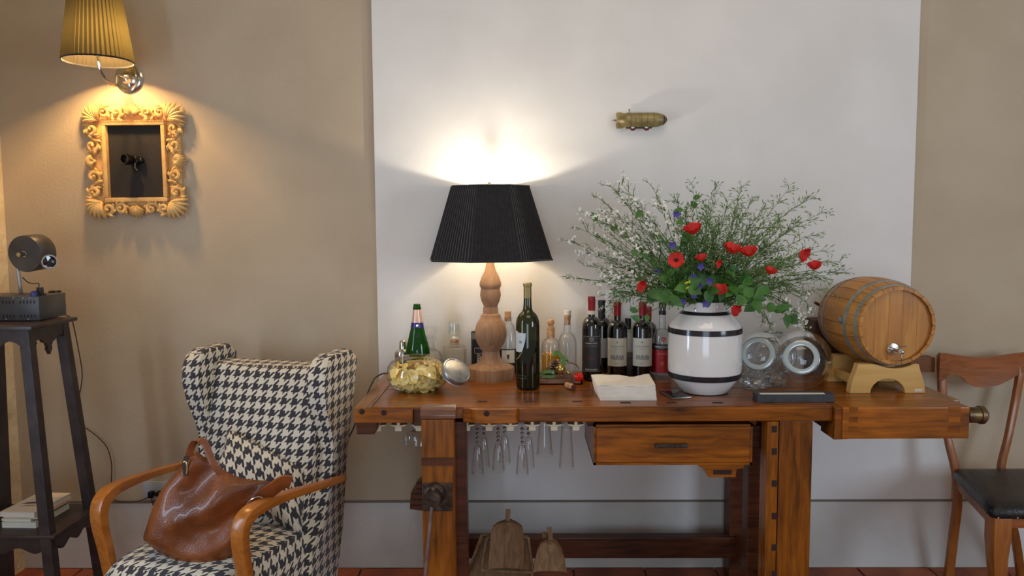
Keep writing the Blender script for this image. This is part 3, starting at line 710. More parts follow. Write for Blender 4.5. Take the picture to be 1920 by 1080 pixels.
pts.append(pts[0]); MB().tube(pts, .0004, 4).build('printed_frame', M_greyink, mg)

# --- small round-stopper bottle with amber liquor
b, r, nr, s, q, zn = clear_bottle('liqueur_bottle', 'small bottle with round wooden stopper and a little amber liqueur', 1033, 706, 600, 18, 7, (650, 634, 632), None, None)
MB().lathe([(nr + .0004, q(632)), (nr + .0006, q(614)), (nr * .6, q(613)), (nr * .5, q(612))], 24).build('cap', M_cork, b)
MB().ball((0, 0, q(605)), 6.6 * s, 20, 12).lathe([(5 * s, q(613)), (5.2 * s, q(611)), (3.5 * s, q(610))], 20).build('stopper', M_cork, b)['kind'] = 'stuff'
MB().lathe([(.0001, .01), (r * .92, .01), (r * .92, q(664)), (r * .5, q(660)), (.0001, q(660))], 32).build('liqueur', M_amber, b)
# --- tall clear bottle with cork
b, r, nr, s, q, zn = clear_bottle('clear_wine_bottle', 'tall empty clear bottle closed with a cork left of the dark wine bottles', 1064, 697, 581, 18, 6.2, (648, 624, 600), None, None)
MB().lathe([(.0001, zn - .02), (nr * .8, zn - .02), (nr * .9, zn + .007), (6.2 * s, zn + .008), (6.4 * s, q(590)), (.0001, q(590))], 24).build('cork', M_cork, b)
MB().lathe([(6.6 * s, q(590)), (6.8 * s, q(582)), (.0001, q(581))], 24).build('cork_cap', M_cream, b)

# --- dark wine bottles
def wine(label, px, pyb, pyt, rpx, capm, cape, nrpx=6.4, rz=0., name='wine_bottle', grp='dark wine bottles'):
    P = base_at(px, pyb); s = S(P); q = lambda py: PY(px, py, P.y).z - HB
    h = q(pyt)
    b = thing(name, label, 'bottle', (P.x, P.y, HB), rot_face(P, rz), grp)
    r, nr = rpx * s, nrpx * s
    MB().lathe(bottle_prof(h, r, nr, .62, .76), 48).build('body', M_dark, b)
    MB().lathe([(nr + .0006, q(cape)), (nr + .0008, h * .93), (nr + .0016, h * .945), (nr + .0016, h * .975), (nr + .001, h), (.0001, h + .0003)], 32).build('capsule', capm, b)
    return b, r, nr, s, q
b, r, nr, s, q = wine('wine bottle with charcoal label and red capsule, left end of the dark bottles', 1109, 712, 556, 18, M_redcap, 582)
MB().lathe([(nr + .0007, q(589)), (nr + .0007, q(582))], 32).build('neck_band', M_cream, b)
lb_ = label_strip(b, 'label', M_dlabel, r, q(694), q(628), -1.15, 1.15)
for z in (628.6, 693.4): label_strip(b, 'label_border', M_greyink, r, q(z + .5), q(z - .5), -1.15, 1.15, .0008)
label_strip(b, 'label_border', M_greyink, r, q(646.6), q(645.8), -.7, .7, .0008)
pts = [Vector(((r + .001) * math.sin(.007 * math.cos(a) / r), -(r + .001) * math.cos(.007 * math.cos(a) / r), q(634) + .007 * math.sin(a))) for a in [2 * pi * k / 20 for k in range(21)]]
MB().tube(pts, .0006, 4).build('emblem', M_whiteink, b)
MB().lathe([(.0001, 0), (.0038, 0), (.0001, .0008)], 12, Matrix.Translation((0, -r - .0005, q(633.5))) @ Mr).build('emblem', M_greyink, b)
text("BARBERA D'ASTI", .0072, M_whiteink, lb_, wrap=r + .0012, loc=(0, 0, q(641.3)), sx=.9)
text('Ruchè', .008, M_redink, lb_, wrap=r + .0012, loc=(0, 0, q(669)), sx=1.3)
text('MONTALBERA', .0082, M_whiteink, lb_, wrap=r + .0012, loc=(0, 0, q(690)), sx=.95)
b, r, nr, s, q = wine('black-capped wine bottle with grey label half hidden behind the charcoal-label one', 1128, 697, 563, 17.5, M_blackcap, 600, rz=.2)
label_strip(b, 'label', mat('grey_label', C3(160, 156, 150), .6), r, q(668), q(632), -1.1, 1.1)
def chateau(label, px, pyb, pyt):
    b, r, nr, s, q = wine(label, px, pyb, pyt, 18.3, M_redcap, 592)
    lb_ = label_strip(b, 'label', M_cream, r, q(684), q(632), -1.25, 1.25)
    vs = MB(); zc = q(639)
    for a in (-.8, 0, .8):
        vs.add([(-.0012 + .004 * math.sin(a) * .2, -r - .0012, zc - .003), (.0012 + .004 * math.sin(a) * .2, -r - .0012, zc - .003), (.006 * math.sin(a), -r - .0012 + .0003, zc + .005 * math.cos(a))], [(0, 1, 2)])
    vs.build('crest', M_greyink, lb_, smooth=0)['kind'] = 'stuff'
    text('CHATEAU MONTROSE', .0062, M_greyink, lb_, wrap=r + .001, loc=(0, 0, q(647)), sx=.95)
    text('SAINT-ESTEPHE', .0038, M_greyink, lb_, wrap=r + .001, loc=(0, 0, q(651.5)))
    w_ = label_strip(lb_, 'chateau_engraving', varied('engraving' + str(px), C3(120, 122, 118), C3(196, 192, 178), 420, .7, lo=.4, hi=.6), r, q(671.5), q(665), -.72, .72, .0009)
    for x in (-.55, -.3, .0, .3, .55): label_strip(w_, 'roof', M_greyink, r, q(665), q(663.4 if x else 662.6), x - .07, x + .07, .0009, 4)
    text('GRAND VIN', .0036, M_greyink, lb_, wrap=r + .001, loc=(0, 0, q(678)))
    return b, r, nr, s, q
c1 = chateau('red-capped wine bottle with cream label behind the napkins, left of the pair', 1157, 706, 566)
c2 = chateau('red-capped wine bottle with cream label behind the napkins, right of the pair', 1204, 706, 566)
b, r, nr, s, q = wine('wine bottle hidden behind the right cream-labelled bottle, only its dark red neck showing', 1214, 695, 575, 17, M_redcap, 598, rz=.2)
b, r, nr, s, q, zn = clear_bottle('small_white_wine_bottle', 'small clear bottle with black cap and white label between the two cream-labelled bottles', 1177, 698, 597, 14, 5.2, (622, 614, 606), None, None)
MB().lathe([(nr + .001, q(617)), (nr + .0012, q(597)), (.0001, q(596.5))], 24).build('cap', M_blackcap, b)
label_strip(b, 'label', M_cream, r, q(659), q(622), -1.3, 1.3)
P = base_at(1179, 704); s = S(P); q = lambda py: PY(1179, py, P.y).z - HB
b = thing('brown_tin', 'brown printed tin between the two cream-labelled bottles', 'tin', (P.x, P.y, HB), 0)
MB().box(-10 * s, 10 * s, -.008, .012, 0, q(662)).build('body', varied('brown_tin_paint', C3(96, 84, 66), C3(92, 44, 36), 14, .5), b, bevel=.002)
text('EAN', .0125, M_blackink, b, loc=(.001, -.0086, q(672)), M=None); bpy.data.objects[-1] if False else None
for o in b.children:
    if o.name.startswith('lettering'): o.data.transform(Matrix.Translation((0, 0, 0)))
text('SSEN', .0085, M_blackink, b, loc=(.001, -.0086, q(695)))

# --- bitter liqueur with the red label
b, r, nr, s, q, zn = clear_bottle('bitter_liqueur_bottle', 'clear liqueur bottle with bright red label just left of the white vase', 1241, 705, 567, 17, 6, (640, 616, 590), None, None)
MB().lathe([(nr + .001, q(590)), (nr + .0014, q(567)), (.0001, q(566.5))], 24).build('cap', M_blackcap, b)
for k in range(5): label_strip(b, 'cap_print', M_cream, nr + .0013, q(582 - k % 2 * 6), q(577 - k % 2 * 6), -.9 + k * .4, -.7 + k * .4, .0004, 3)
lr = label_strip(b, 'label', M_redlab, r, q(696), q(654), -1.4, 1.4)
lk = label_strip(b, 'label', M_dlabel, r, q(654), q(643), -1.4, 1.4)
text('RAMAZZOTTI', .0135, M_whiteink, lk, wrap=r + .0012, loc=(0, 0, q(648.5)), sx=.78)
text('AMARO', .0105, mat('orange_ink', C3(226, 140, 100), .6), lr, wrap=r + .0012, loc=(0, 0, q(661)))
text('Felsina', .006, mat('orange_ink2', C3(200, 100, 70), .6), lr, wrap=r + .0012, loc=(0, 0, q(667)))
MB().lathe([(.0001, 0), (.0085, 0), (.0001, .001)], 10, Matrix.Translation((0, -r - .0004, q(679))) @ Mr).build('crest', mat('crest_orange', C3(196, 92, 60), .6), lr)
MB().lathe([(.0001, 0), (.0095, 0), (.0095, .0006), (.0001, .001)], 20, Matrix.Translation((.006, -r - .0002, q(634))) @ Mr).build('seal', M_redlab, b)
MB().tube([(.0, -r - .0015, q(636)), (.006, -r - .0015, q(633)), (.012, -r - .0015, q(636))], .0012, 5).build('seal_star', M_whiteink, b)

# ================================================================ JAR OF CRISPS
P = base_at(783, 729); s = S(P); q = lambda py: PY(783, py, P.y).z - HB
jar = thing('crisps_jar', 'low round glass jar filled with yellow crisps at the left end of the bench', 'jar', (P.x, P.y, HB))
RJ = 57 * s; HJ = .125
def jarprof(R0, o=0):
    return [(.0001, .003 + o), (R0 * .62, .003 + o), (R0 * .80, .008 + o), (R0 * .93, .022), (R0 * .99, .04), (R0, .062), (R0 * .97, .084), (R0 * .86, .102 - o), (R0 * .66, .113 - o), (R0 * .62, .114 - o), (R0 * .60, .119 - o), (R0 * .3, .121 - o), (.0001, .122 - o)]
MB().lathe(jarprof(RJ), 64).build('body', M_glass2, jar)
tor = MB(); tor.tube([Vector((RJ * .64 * math.cos(a), RJ * .64 * math.sin(a), .1165)) for a in [2 * pi * k / 48 for k in range(49)]], .0022, 8)
tor.build('base_ring', M_glass2, jar)
# mouth and metal lid leaning out on the right
C1 = PZ(838, 713, HB + .045) - jar.location; C2 = PY(855, 697, P.y - .07) - jar.location
ax = (Vector((.50, -.52, .70))).normalized()
Mz = Matrix.Translation(C2) @ ax.to_track_quat('Z', 'Y').to_matrix().to_4x4()
s2 = S(P) * .97; RL = 29 * s2
MB().lathe([(RL * .86, -.032), (RL * .9, -.018), (RL * .88, -.002)], 40, Mz).build('mouth', M_glass2, jar)
MB().lathe([(RL * 1.0, -.012), (RL * 1.03, -.010), (RL, -.008), (RL, .004), (RL * .96, .009), (RL * .9, .010), (RL * .86, .008), (RL * .7, .010), (.0001, .0115)], 48, Mz).build('lid', M_steel, jar)
# the crisps
def chip_mesh(i):
    r_ = random.Random(i); n = 10; vs = [(0, 0, 0)]; fs = []
    A = .023 + .008 * r_.random(); B = A * (.7 + .2 * r_.random()); cur = 14 + 16 * r_.random(); tw = r_.uniform(-14, 14)
    for ring in (.55, 1):
        for k in range(n):
            a = 2 * pi * k / n; x = A * ring * math.cos(a) * (1 + .08 * r_.uniform(-1, 1)); y = B * ring * math.sin(a) * (1 + .08 * r_.uniform(-1, 1)); vs.append((x, y, 0))
    vs = [(x, y, cur * x * x + tw * x * y + .002 * r_.uniform(-1, 1) * (1 if i_ > n else 0)) for i_, (x, y, z) in enumerate(vs)]
    for k in range(n): fs.append((0, 1 + k, 1 + (k + 1) % n)); fs.append((1 + k, 1 + n + k, 1 + n + (k + 1) % n, 1 + (k + 1) % n))
    m = MB().add(vs, fs).build('crisp', M_chip, None, smooth=60)
    return m
cm = [chip_mesh(i) for i in range(6)]; cnt = 0
r2 = random.Random(5)
first = list(cm)
pos = []
for layer in range(7):
    z = .014 + layer * .0098
    Rl = RJ * (.60 + .30 * min(1, layer / 3.0)) - .016
    if layer > 5: Rl *= .96
    for k in range(17 if layer < 6 else 16):
        if layer < 6 and k >= 15: a = r2.uniform(0, 2 * pi); rr_ = Rl * r2.uniform(.1, .6)
        elif layer >= 6: a = r2.uniform(0, 2 * pi); rr_ = Rl * math.sqrt(r2.random())
        else: a = 2 * pi * k / 15 + layer; rr_ = Rl * r2.uniform(.86, 1.0)
        pos.append((a, rr_, z + r2.uniform(0, .004)))
for a, rr_, z in pos:
    o = first.pop(0) if first else cm[r2.randrange(6)].copy()
    if o.name not in col.objects: col.objects.link(o)
    o.location = (jar.location.x + rr_ * math.cos(a), jar.location.y + rr_ * math.sin(a), HB + z)
    tilt = r2.uniform(.7, 1.7) if z < .065 else r2.uniform(.2, 1.2)
    o.rotation_euler = (Matrix.Rotation(a, 3, 'Z') @ Matrix.Rotation(tilt, 3, 'Y') @ Matrix.Rotation(r2.uniform(0, 6), 3, 'Z')).to_euler()
    tag(o, 'pale yellow potato crisp in the heap inside the glass jar', 'crisp', 'crisps in the glass jar')

# ================================================================ TRAY OF DECORATIONS, CORK, NAPKINS, PHONE
P = base_at(1046, 721); YTn = P.y
x0 = PY(1000, 715, YTn).x; x1 = PY(1092, 715, YTn).x; zt_ = PY(1050, 711, YTn).z - HB
tray = thing('wooden_tray', 'small grey wooden tray holding ornaments in front of the clear bottles', 'tray', (0, 0, HB))
MB().box(x0, x1, YTn, YTn + .006, 0, zt_).box(x0, x0 + .006, YTn, YTn + .085, 0, zt_).box(x1 - .006, x1, YTn, YTn + .085, 0, zt_).box(x0, x1, YTn + .08, YTn + .086, 0, zt_).box(x0, x1, YTn, YTn + .086, 0, .004).build('box', varied('tray_wood', C3(132, 98, 76), C3(160, 124, 98), 16, .7, stretch=(1, 5, 5)), tray, smooth=0)
def cone(loc, h, rz, tilt, lab):
    t = thing('pine_cone', lab, 'pine cone', loc); t.rotation_euler = (tilt, 0, rz)
    MB().ball((0, 0, h / 2), h * .5, 10, 8, sc=(.45, .45, 1)).build('core', M_dhole, t)
    n = 44
    for i in range(n):
        z = h * (.05 + .9 * i / n); a = i * 2.4; rr_ = h * .40 * math.sin(pi * (.12 + .8 * i / n)) ** .7
        c_, s_ = math.cos(a), math.sin(a); w_ = h * .09
        pts = [(c_ * rr_ * .3 - s_ * w_ * .4, s_ * rr_ * .3 + c_ * w_ * .4, z), (c_ * rr_ * .3 + s_ * w_ * .4, s_ * rr_ * .3 - c_ * w_ * .4, z), (c_ * rr_ + s_ * w_, s_ * rr_ - c_ * w_, z + h * .06), (c_ * rr_ * 1.1, s_ * rr_ * 1.1, z + h * .1), (c_ * rr_ - s_ * w_, s_ * rr_ + c_ * w_, z + h * .06)]
        pts2 = [(x, y, zz + h * .025) for x, y, zz in pts]
        MB().add(pts + pts2, [(0, 1, 2, 3, 4), (9, 8, 7, 6, 5), (0, 5, 6, 1), (1, 6, 7, 2), (2, 7, 8, 3), (3, 8, 9, 4), (4, 9, 5, 0)]).build('scale', M_pinecone, t, smooth=0)
PT = lambda px, py, dy=.03: PY(px, py, YTn + dy)
p = PT(1038, 690, .05); cone((p.x, p.y - .02, HB + .026), .066, .4, .25, 'pine cone lying upper right in the ornament tray')
p = PT(1024, 702, .02); cone((p.x, p.y, HB + .014), .048, 1.8, .3, 'smaller pine cone at the left of the ornament tray')
for px, py, rp, lab in ((1050, 692, 10, 'large gold bauble in the middle of the ornament tray'), (1057, 693, 3.8, 'tiny gold bead nearer the middle of the ornament tray'), (1065, 699, 4.0, 'tiny gold bead beside the red foil sweet')):
    p = PT(px, py, .012); sr = rp * S(p)
    t = thing('bauble', lab, 'bauble', (p.x, p.y, max(p.z, HB + sr + .006)), 0, 'gold baubles')
    MB().ball((0, 0, 0), sr, 20, 14).build('ball', M_goldball, t)
    MB().lathe([(sr * .25, sr * .92), (sr * .25, sr * 1.15), (.0001, sr * 1.16)], 10).build('cap', M_goldcap, t)
def ribbon(name, lab, m, pts, w_, side=(0, .3, 1)):
    o = MB().band(spline(pts, 6), w_, .0008, Vector(side)).build(name, m, None, smooth=60); tag(o, lab, 'ribbon'); return o
ribbon('satin_ribbon', 'shiny green ribbon loop at the front left of the ornament tray', M_ribbon, [PT(1013, 702, .005), PT(1020, 698, -.0), PT(1032, 697, .0), PT(1040, 700, .004), PT(1036, 706, .002), PT(1016, 706, .002)], .012)
ribbon('satin_ribbon', 'pointed green ribbon tail standing up right of the pine cone', M_ribbon, [PT(1036, 664, .06), PT(1046, 662, .05), PT(1056, 672, .045), PT(1062, 678, .04), PT(1052, 681, .035)], .018)
ribbon('satin_ribbon', 'brown ribbon trailing over the front of the ornament tray', M_brib, [PT(1050, 698, .01), PT(1058, 702, -.004), PT(1070, 703, -.004), PT(1078, 712, -.012)], .009)
ribbon('satin_ribbon', 'wide brown ribbon lying at the back right of the ornament tray', M_brib, [PT(1054, 686, .06), PT(1066, 680, .065), PT(1080, 684, .06), PT(1086, 692, .06)], .012, (0, 1, .3))
t = thing('wrapped_sweet', 'bright red foil-wrapped sweet at the right of the ornament tray', 'sweet', tuple(PT(1084, 701, .012)))
t.location.z = HB + .022
sm = MB().ball((0, 0, 0), .021, 12, 8, sc=(1, .8, .8)); sm.V = [(x + .008 * noise.noise(Vector((x * 200, y * 200, z * 200))), y + .004 * noise.noise(Vector((z * 260, x * 200, 1))), z + .010 * noise.noise(Vector((x * 180, z * 150, y * 160)))) for x, y, z in sm.V]
sm.build('wrapper', M_redfoil, t, smooth=20)
MB().loft([[(-.014, -.002, .002), (-.014, .002, .002), (-.014, .002, -.002), (-.014, -.002, -.002)], [(-.026, -.008, .010), (-.026, .008, .009), (-.024, .006, -.008), (-.026, -.007, -.007)]]).build('twist', M_redfoil, t, smooth=0)
# corks
P = base_at(1069, 729)
t = thing('wine_cork', 'wine cork lying on the bench in front of the ornament tray', 'cork', (P.x, P.y, HB + .0105), .55)
MB().lathe([(.0001, -.022), (.0105, -.022), (.0108, -.02), (.0108, .02), (.0105, .022), (.0001, .022)], 20, Matrix.Rotation(pi / 2, 4, 'X')).build('cork_body', M_cork, t)
MB().lathe([(.0001, 0), (.0106, 0), (.0001, .0006)], 20, Matrix.Translation((0, -.022, 0)) @ Mr).build('stained_end', varied('wine_stain', C3(96, 44, 48), C3(130, 70, 66), 80, .8), t)
P = base_at(962, 700)
t = thing('wooden_skewer', 'pale wooden stick lying across behind the lamp base', 'stick', (P.x + .018, P.y + .04, HB + .012), -.75)
MB().tube([(-.03, 0, .022), (.028, 0, -.004)], [.005, .004], 8).build('stick', M_pine, t)
# napkins
A = base_at(1126, 751); B_ = base_at(1231, 750); Cn = base_at(1222, 731); Dn = base_at(1118, 731)
t = thing('napkin_stack', 'thick stack of white paper napkins on the bench in front of the bottles', 'napkins', (0, 0, HB))
zn_ = PY(1175, 722, A.y).z - HB
nl = 26
for i in range(nl):
    z0 = zn_ * i / nl; z1 = z0 + zn_ / nl * .82; f = i / nl; last = i >= nl - 2
    js = lambda k: .0012 * noise.noise(Vector((i * .9, k * 3.1, 2)))
    l, rt = A.x + (-.012 * f) + js(1), B_.x + (-.006 * f) + js(2); nxx = 12; nyy = 5; vs = []; fs = []
    for b__ in range(2):
        for j in range(nyy + 1):
            for k in range(nxx + 1):
                u, v = k / nxx, j / nyy; x = l + (rt - l) * u - .0 * v; y = A.y + (Cn.y - A.y) * v + js(3) * (1 - v)
                x += (-.006 * v) * (1 - 2 * u)
                dip = f * (-.010 * math.exp(-((u - .58 - .1 * v) / .16) ** 2) * (v ** 1.5) + .006 * u * v + .004 * (1 - u) * v + .0022 * math.sin(u * 9) * (1 - v))
                vs.append((x, y, (z0 if not b__ else z1) + dip + (.0012 if last else 0) * math.sin(u * 14)))
    NN = (nxx + 1) * (nyy + 1)
    for j in range(nyy):
        for k in range(nxx):
            a = j * (nxx + 1) + k; fs.append((a, a + nxx + 1, a + nxx + 2, a + 1)); fs.append((a + NN, a + 1 + NN, a + nxx + 2 + NN, a + nxx + 1 + NN))
    for k in range(nxx): fs.append((k, k + 1, k + 1 + NN, k + NN)); a = nyy * (nxx + 1) + k; fs.append((a, a + NN, a + 1 + NN, a + 1))
    for j in range(nyy): a = j * (nxx + 1); b2 = a + nxx + 1; fs.append((a, a + NN, b2 + NN, b2)); a += nxx; b2 += nxx; fs.append((a, b2, b2 + NN, a + NN))
    MB().add(vs, fs).build('napkin', M_napkin, t, smooth=30)
# phone
A = base_at(1250, 755); Cn = base_at(1262, 729)
t = thing('phone', 'black smartphone lying face up between napkins and white vase', 'phone', ((A.x + Cn.x) / 2 + .017, (A.y + Cn.y) / 2, HB), R(12))
MB().box(-.036, .036, -.062, .062, 0, .0075).build('body', mat('phone_edge', C3(120, 112, 100), .3, .7), t, bevel=.003)
MB().box(-.0335, .0335, -.0595, .0595, .0073, .0080).build('screen', M_phone, t, bevel=.0003)

# ================================================================ VASE
P = base_at(1320, 733); s = S(P); q = lambda py: PY(1320, py, P.y).z - HB
VX, VY = P.x, P.y
vase = thing('ceramic_vase', 'large white glazed vase with black bands holding the poppy bouquet', 'vase', (P.x, P.y, HB))
vp = [(.0001, .0), (41 * s, .0), (42 * s, q(733)), (66 * s, q(701)), (67.3 * s, q(692)), (67.5 * s, q(660)), (67.3 * s, q(622)), (66.5 * s, q(612)), (63 * s, q(605)), (48 * s, q(588)), (41.5 * s, q(583)), (40.5 * s, q(580)), (40.5 * s, q(566)), (39.5 * s, q(564)), (37.5 * s, q(565)), (37.5 * s, q(585)), (58 * s, q(615)), (.0001, q(640))]
MB().lathe(vp, 96).build('body', M_vase, vase, smooth=40)
for (a, ra, b_, rb) in ((705, 65.8, 694.5, 67.6), (622, 67.7, 612, 67.0), (587, 47.2, 581.5, 41.2)):
    MB().lathe([(ra * s + .0004, q(a)), ((ra + rb) / 2 * s + .0009, q((a + b_) / 2)), (rb * s + .0004, q(b_))], 96).build('band', M_vband, vase)
MB().lathe([(.0001, .0), (42.8 * s, .0), (43.2 * s, .006), (42.6 * s, .008)], 64).build('foot_band', M_vband, vase)
MOUTH = Vector((VX, VY, HB + q(566)))

# ================================================================ FLOWERS
def T(px, py, dy=0.): return PY(px, py, VY + dy)
fr_ = random.Random(21)
LMK = [(1301, 438, 'the topmost poppy'), (1268, 488, 'the poppy with the dark centre'), (1316, 489, 'the half closed poppy'), (1371, 475, 'the broad poppy'), (1500, 474, 'the upper far right poppy'), (1528, 505, 'the lower far right poppy'), (1196, 533, 'the low left poppy'), (1443, 514, 'the half hidden orange-red poppy'), (1350, 552, 'the poppy on the vase rim'), (1373, 577, 'the poppy hanging below the rim'), (1268, 402, 'the high violet flower'), (1279, 566, 'the violet flower at the rim'), (1420, 553, 'the pale violet flower at right'), (1108, 570, 'the charcoal-labelled bottle'), (1157, 580, 'the left cream-labelled bottle'), (1204, 580, 'the right cream-labelled bottle'), (1640, 520, 'the barrel top'), (1502, 640, 'the whitish jar lid'), (1036, 480, 'the shade of the table lamp'), (1201, 225, 'the tin airship')]
def near(x, y):
    n = min(LMK, key=lambda l: (l[0] - x) ** 2 + (l[1] - y) ** 2); dx, dy = x - n[0], y - n[1]
    d = ('above' if dy < 0 else 'below') if abs(dy) > abs(dx) else ('left of' if dx < 0 else 'right of')
    f = 'far ' if math.hypot(dx, dy) > 90 else 'just ' if math.hypot(dx, dy) < 35 else ''
    return ' with its tip ' + f + d + ' ' + n[2]
def leafmesh(mb, base, d, up, L_, W_, curl=.2, n=5):
    d = Vector(d).normalized(); sd = d.cross(Vector(up)); sd = sd.normalized() if sd.length > .01 else Vector((1, 0, 0)); nn = sd.cross(d)
    vs = []; fs = []
    for i in range(n + 1):
        t = i / n; w_ = W_ * math.sin(pi * (t ** .75)) * .5 if 0 < t < 1 else W_ * .02
        c = Vector(base) + d * (L_ * t) - nn * (curl * L_ * t * t)
        vs += [c + sd * w_ + nn * w_ * .25, c, c - sd * w_ + nn * w_ * .25]
    for i in range(n):
        a = i * 3; fs += [(a, a + 1, a + 4, a + 3), (a + 1, a + 2, a + 5, a + 4)]
    mb.add(vs, fs)
def wander(p0, p1, bow, n=8, rr=fr_):
    a, b = Vector(p0), Vector(p1); mid = (a + b) / 2 + Vector(bow); return bez(a, mid, b, n)
mouth_pt = lambda: MOUTH + Vector((fr_.uniform(-.06, .06), fr_.uniform(-.05, .05), -.03))
def spray(tip, bow, nb, blen, flowers, label, group, m_st=None, side_sag=.0, seedpods=True, fl_from=.45):
    t = thing('flower_spray', label, 'flower', MOUTH.copy(), 0, group)
    p0 = mouth_pt() - MOUTH; tip = Vector(tip) - MOUTH
    P_ = wander(p0, tip, bow, 12)
    st = MB(); st.tube(P_, [.0017 - .0010 * i / 12 for i in range(13)], 5)
    fl = MB(); lf = MB()
    for k in range(nb):
        u = fl_from + (1 - fl_from) * (k + fr_.random()) / nb; i = min(int(u * 12), 11); f = u * 12 - i
        b0 = P_[i].lerp(P_[i + 1], f); dirn = (P_[i + 1] - P_[i]).normalized()
        rv = Vector((fr_.uniform(-1, 1), fr_.uniform(-1, 1), fr_.uniform(-.5, .9)))
        dd = (dirn * .9 + rv * .8).normalized(); ln = blen * fr_.uniform(.5, 1.1) * (1.15 - .5 * u)
        b1 = b0 + dd * ln + Vector((0, 0, -side_sag * ln)); bm_ = (b0 + b1) / 2 + Vector((0, 0, ln * .12))
        Q = bez(b0, bm_, b1, 4); st.tube(Q, [.0011, .0010, .0009, .0008, .0006], 4)
        for z in range(5 if flowers else 6):
            a0 = Q[fr_.randrange(1, 5)]; d2 = (dd + Vector((fr_.uniform(-1, 1), fr_.uniform(-1, 1), fr_.uniform(-.8, .9)))).normalized(); l2 = fr_.uniform(.010, .024)
            st.tube([a0, a0 + d2 * l2 * .6 + Vector((0, 0, .001)), a0 + d2 * l2], [.0007, .0006, .0005], 3)
            e = a0 + d2 * l2
            if flowers and fr_.random() < .75:
                for c in range(4):
                    an = c * pi / 2 + fr_.random(); x, y = frame_at(d2 + Vector((0, -.6, 0)))
                    leafmesh(fl, e, x * math.cos(an) + y * math.sin(an) + d2 * .35, d2, fr_.uniform(.006, .0095), .0062, .1, 2)
            elif not flowers and seedpods:
                leafmesh(lf, e, d2 + Vector((0, 0, -.3)), (0, -1, .3), fr_.uniform(.010, .022), .0040, .1, 2)
        if fr_.random() < .35: leafmesh(lf, b0, dd + Vector((0, 0, -.2)), (0, -.5, 1), fr_.uniform(.014, .03), .005, .3, 3)
    st.build('stem', m_st or M_stem, t, smooth=60)
    if fl.V: fl.build('blossoms', M_wflower, t, smooth=0)['kind'] = 'stuff'
    if lf.V: lf.build('leaflets', M_leaf if not m_st else M_stem2, t, smooth=0)['kind'] = 'stuff'
    return t
LW = [(1078, 425), (1066, 452), (1088, 470), (1062, 522), (1100, 400), (1112, 415), (1128, 395), (1120, 370), (1140, 345), (1152, 352), (1165, 345), (1175, 362), (1105, 440), (1128, 452), (1095, 498), (1140, 420), (1150, 395), (1190, 385), (1130, 480), (1160, 440), (1225, 352), (1235, 375), (1180, 410), (1120, 510), (1145, 500), (1205, 415)]
for i, (x, y) in enumerate(LW):
    dy = fr_.uniform(-.09, .12)
    spray(T(x, y, dy), ((x - 1320) * .00022, 0, .055 + .03 * fr_.random()), 9, .055, True, 'fine white-blossomed spray' + near(x, y), 'white flower sprays on the left' if y > 360 else 'white flower sprays at upper left')
RW = [(1545, 398, .09), (1525, 370, .1), (1480, 352, .02), (1410, 375, .05), (1390, 352, .05), (1340, 352, .04), (1300, 350, .03), (1590, 512, .09), (1575, 490, .09), (1500, 420, .07), (1525, 440, .07), (1470, 410, .05), (1450, 440, .05), (1540, 470, .06), (1555, 545, .05), (1430, 395, .04), (1510, 470, .05), (1480, 500, .04), (1365, 375, .03), (1270, 372, .02), (1325, 390, .02), (1395, 400, .02), (1350, 410, .02), (1290, 410, .0), (1425, 425, .02), (1500, 530, .03), (1470, 540, .03), (1545, 520, .06)]
for i, (x, y, bw) in enumerate(RW):
    arch = y < 400 and x > 1470 or x > 1560
    spray(T(x, y, fr_.uniform(-.1, .1)), (-.01 if arch else 0, 0, bw), 13 if not arch else 16, .042, False, ('long arching seed stem' if arch else 'feathery green seed stem') + near(x, y), 'arching seed stems' if arch else 'feathery green stems', m_st=M_stem if i % 2 else M_stem2, side_sag=.25, fl_from=.3)
for i, (x, y) in enumerate([(1505, 598), (1515, 615), (1495, 610), (1525, 580), (1440, 600), (1475, 590), (1510, 560), (1447, 618)]):
    spray(T(x, y, -.04 + .012 * i), (.06, 0, .16), 7, .03, True, 'drooping tiny-flowered spray' + near(x, y), 'white sprays drooping on the right', side_sag=.4, fl_from=.62)
for i, (x, y) in enumerate([(1135, 570), (1150, 575), (1130, 555), (1165, 560), (1120, 530), (1150, 540)]):
    spray(T(x, y, .02 - .02 * i), (-.03, 0, .12), 8, .03, i % 2 == 0, 'fine drooping spray' + near(x, y), 'sprays drooping on the left', side_sag=.4, fl_from=.5)
# dense feathery centre
for i in range(52):
    a = fr_.uniform(.05, pi - .05); rd = fr_.uniform(60, 165)
    x = 1325 - rd * 1.05 * math.cos(a); y = 560 - rd * math.sin(a)
    spray(T(x, y, fr_.uniform(-.12, .12)), (0, 0, .01), 15, .05, False, 'soft green filler stem' + near(x, y), 'green filler stems', fl_from=.12)
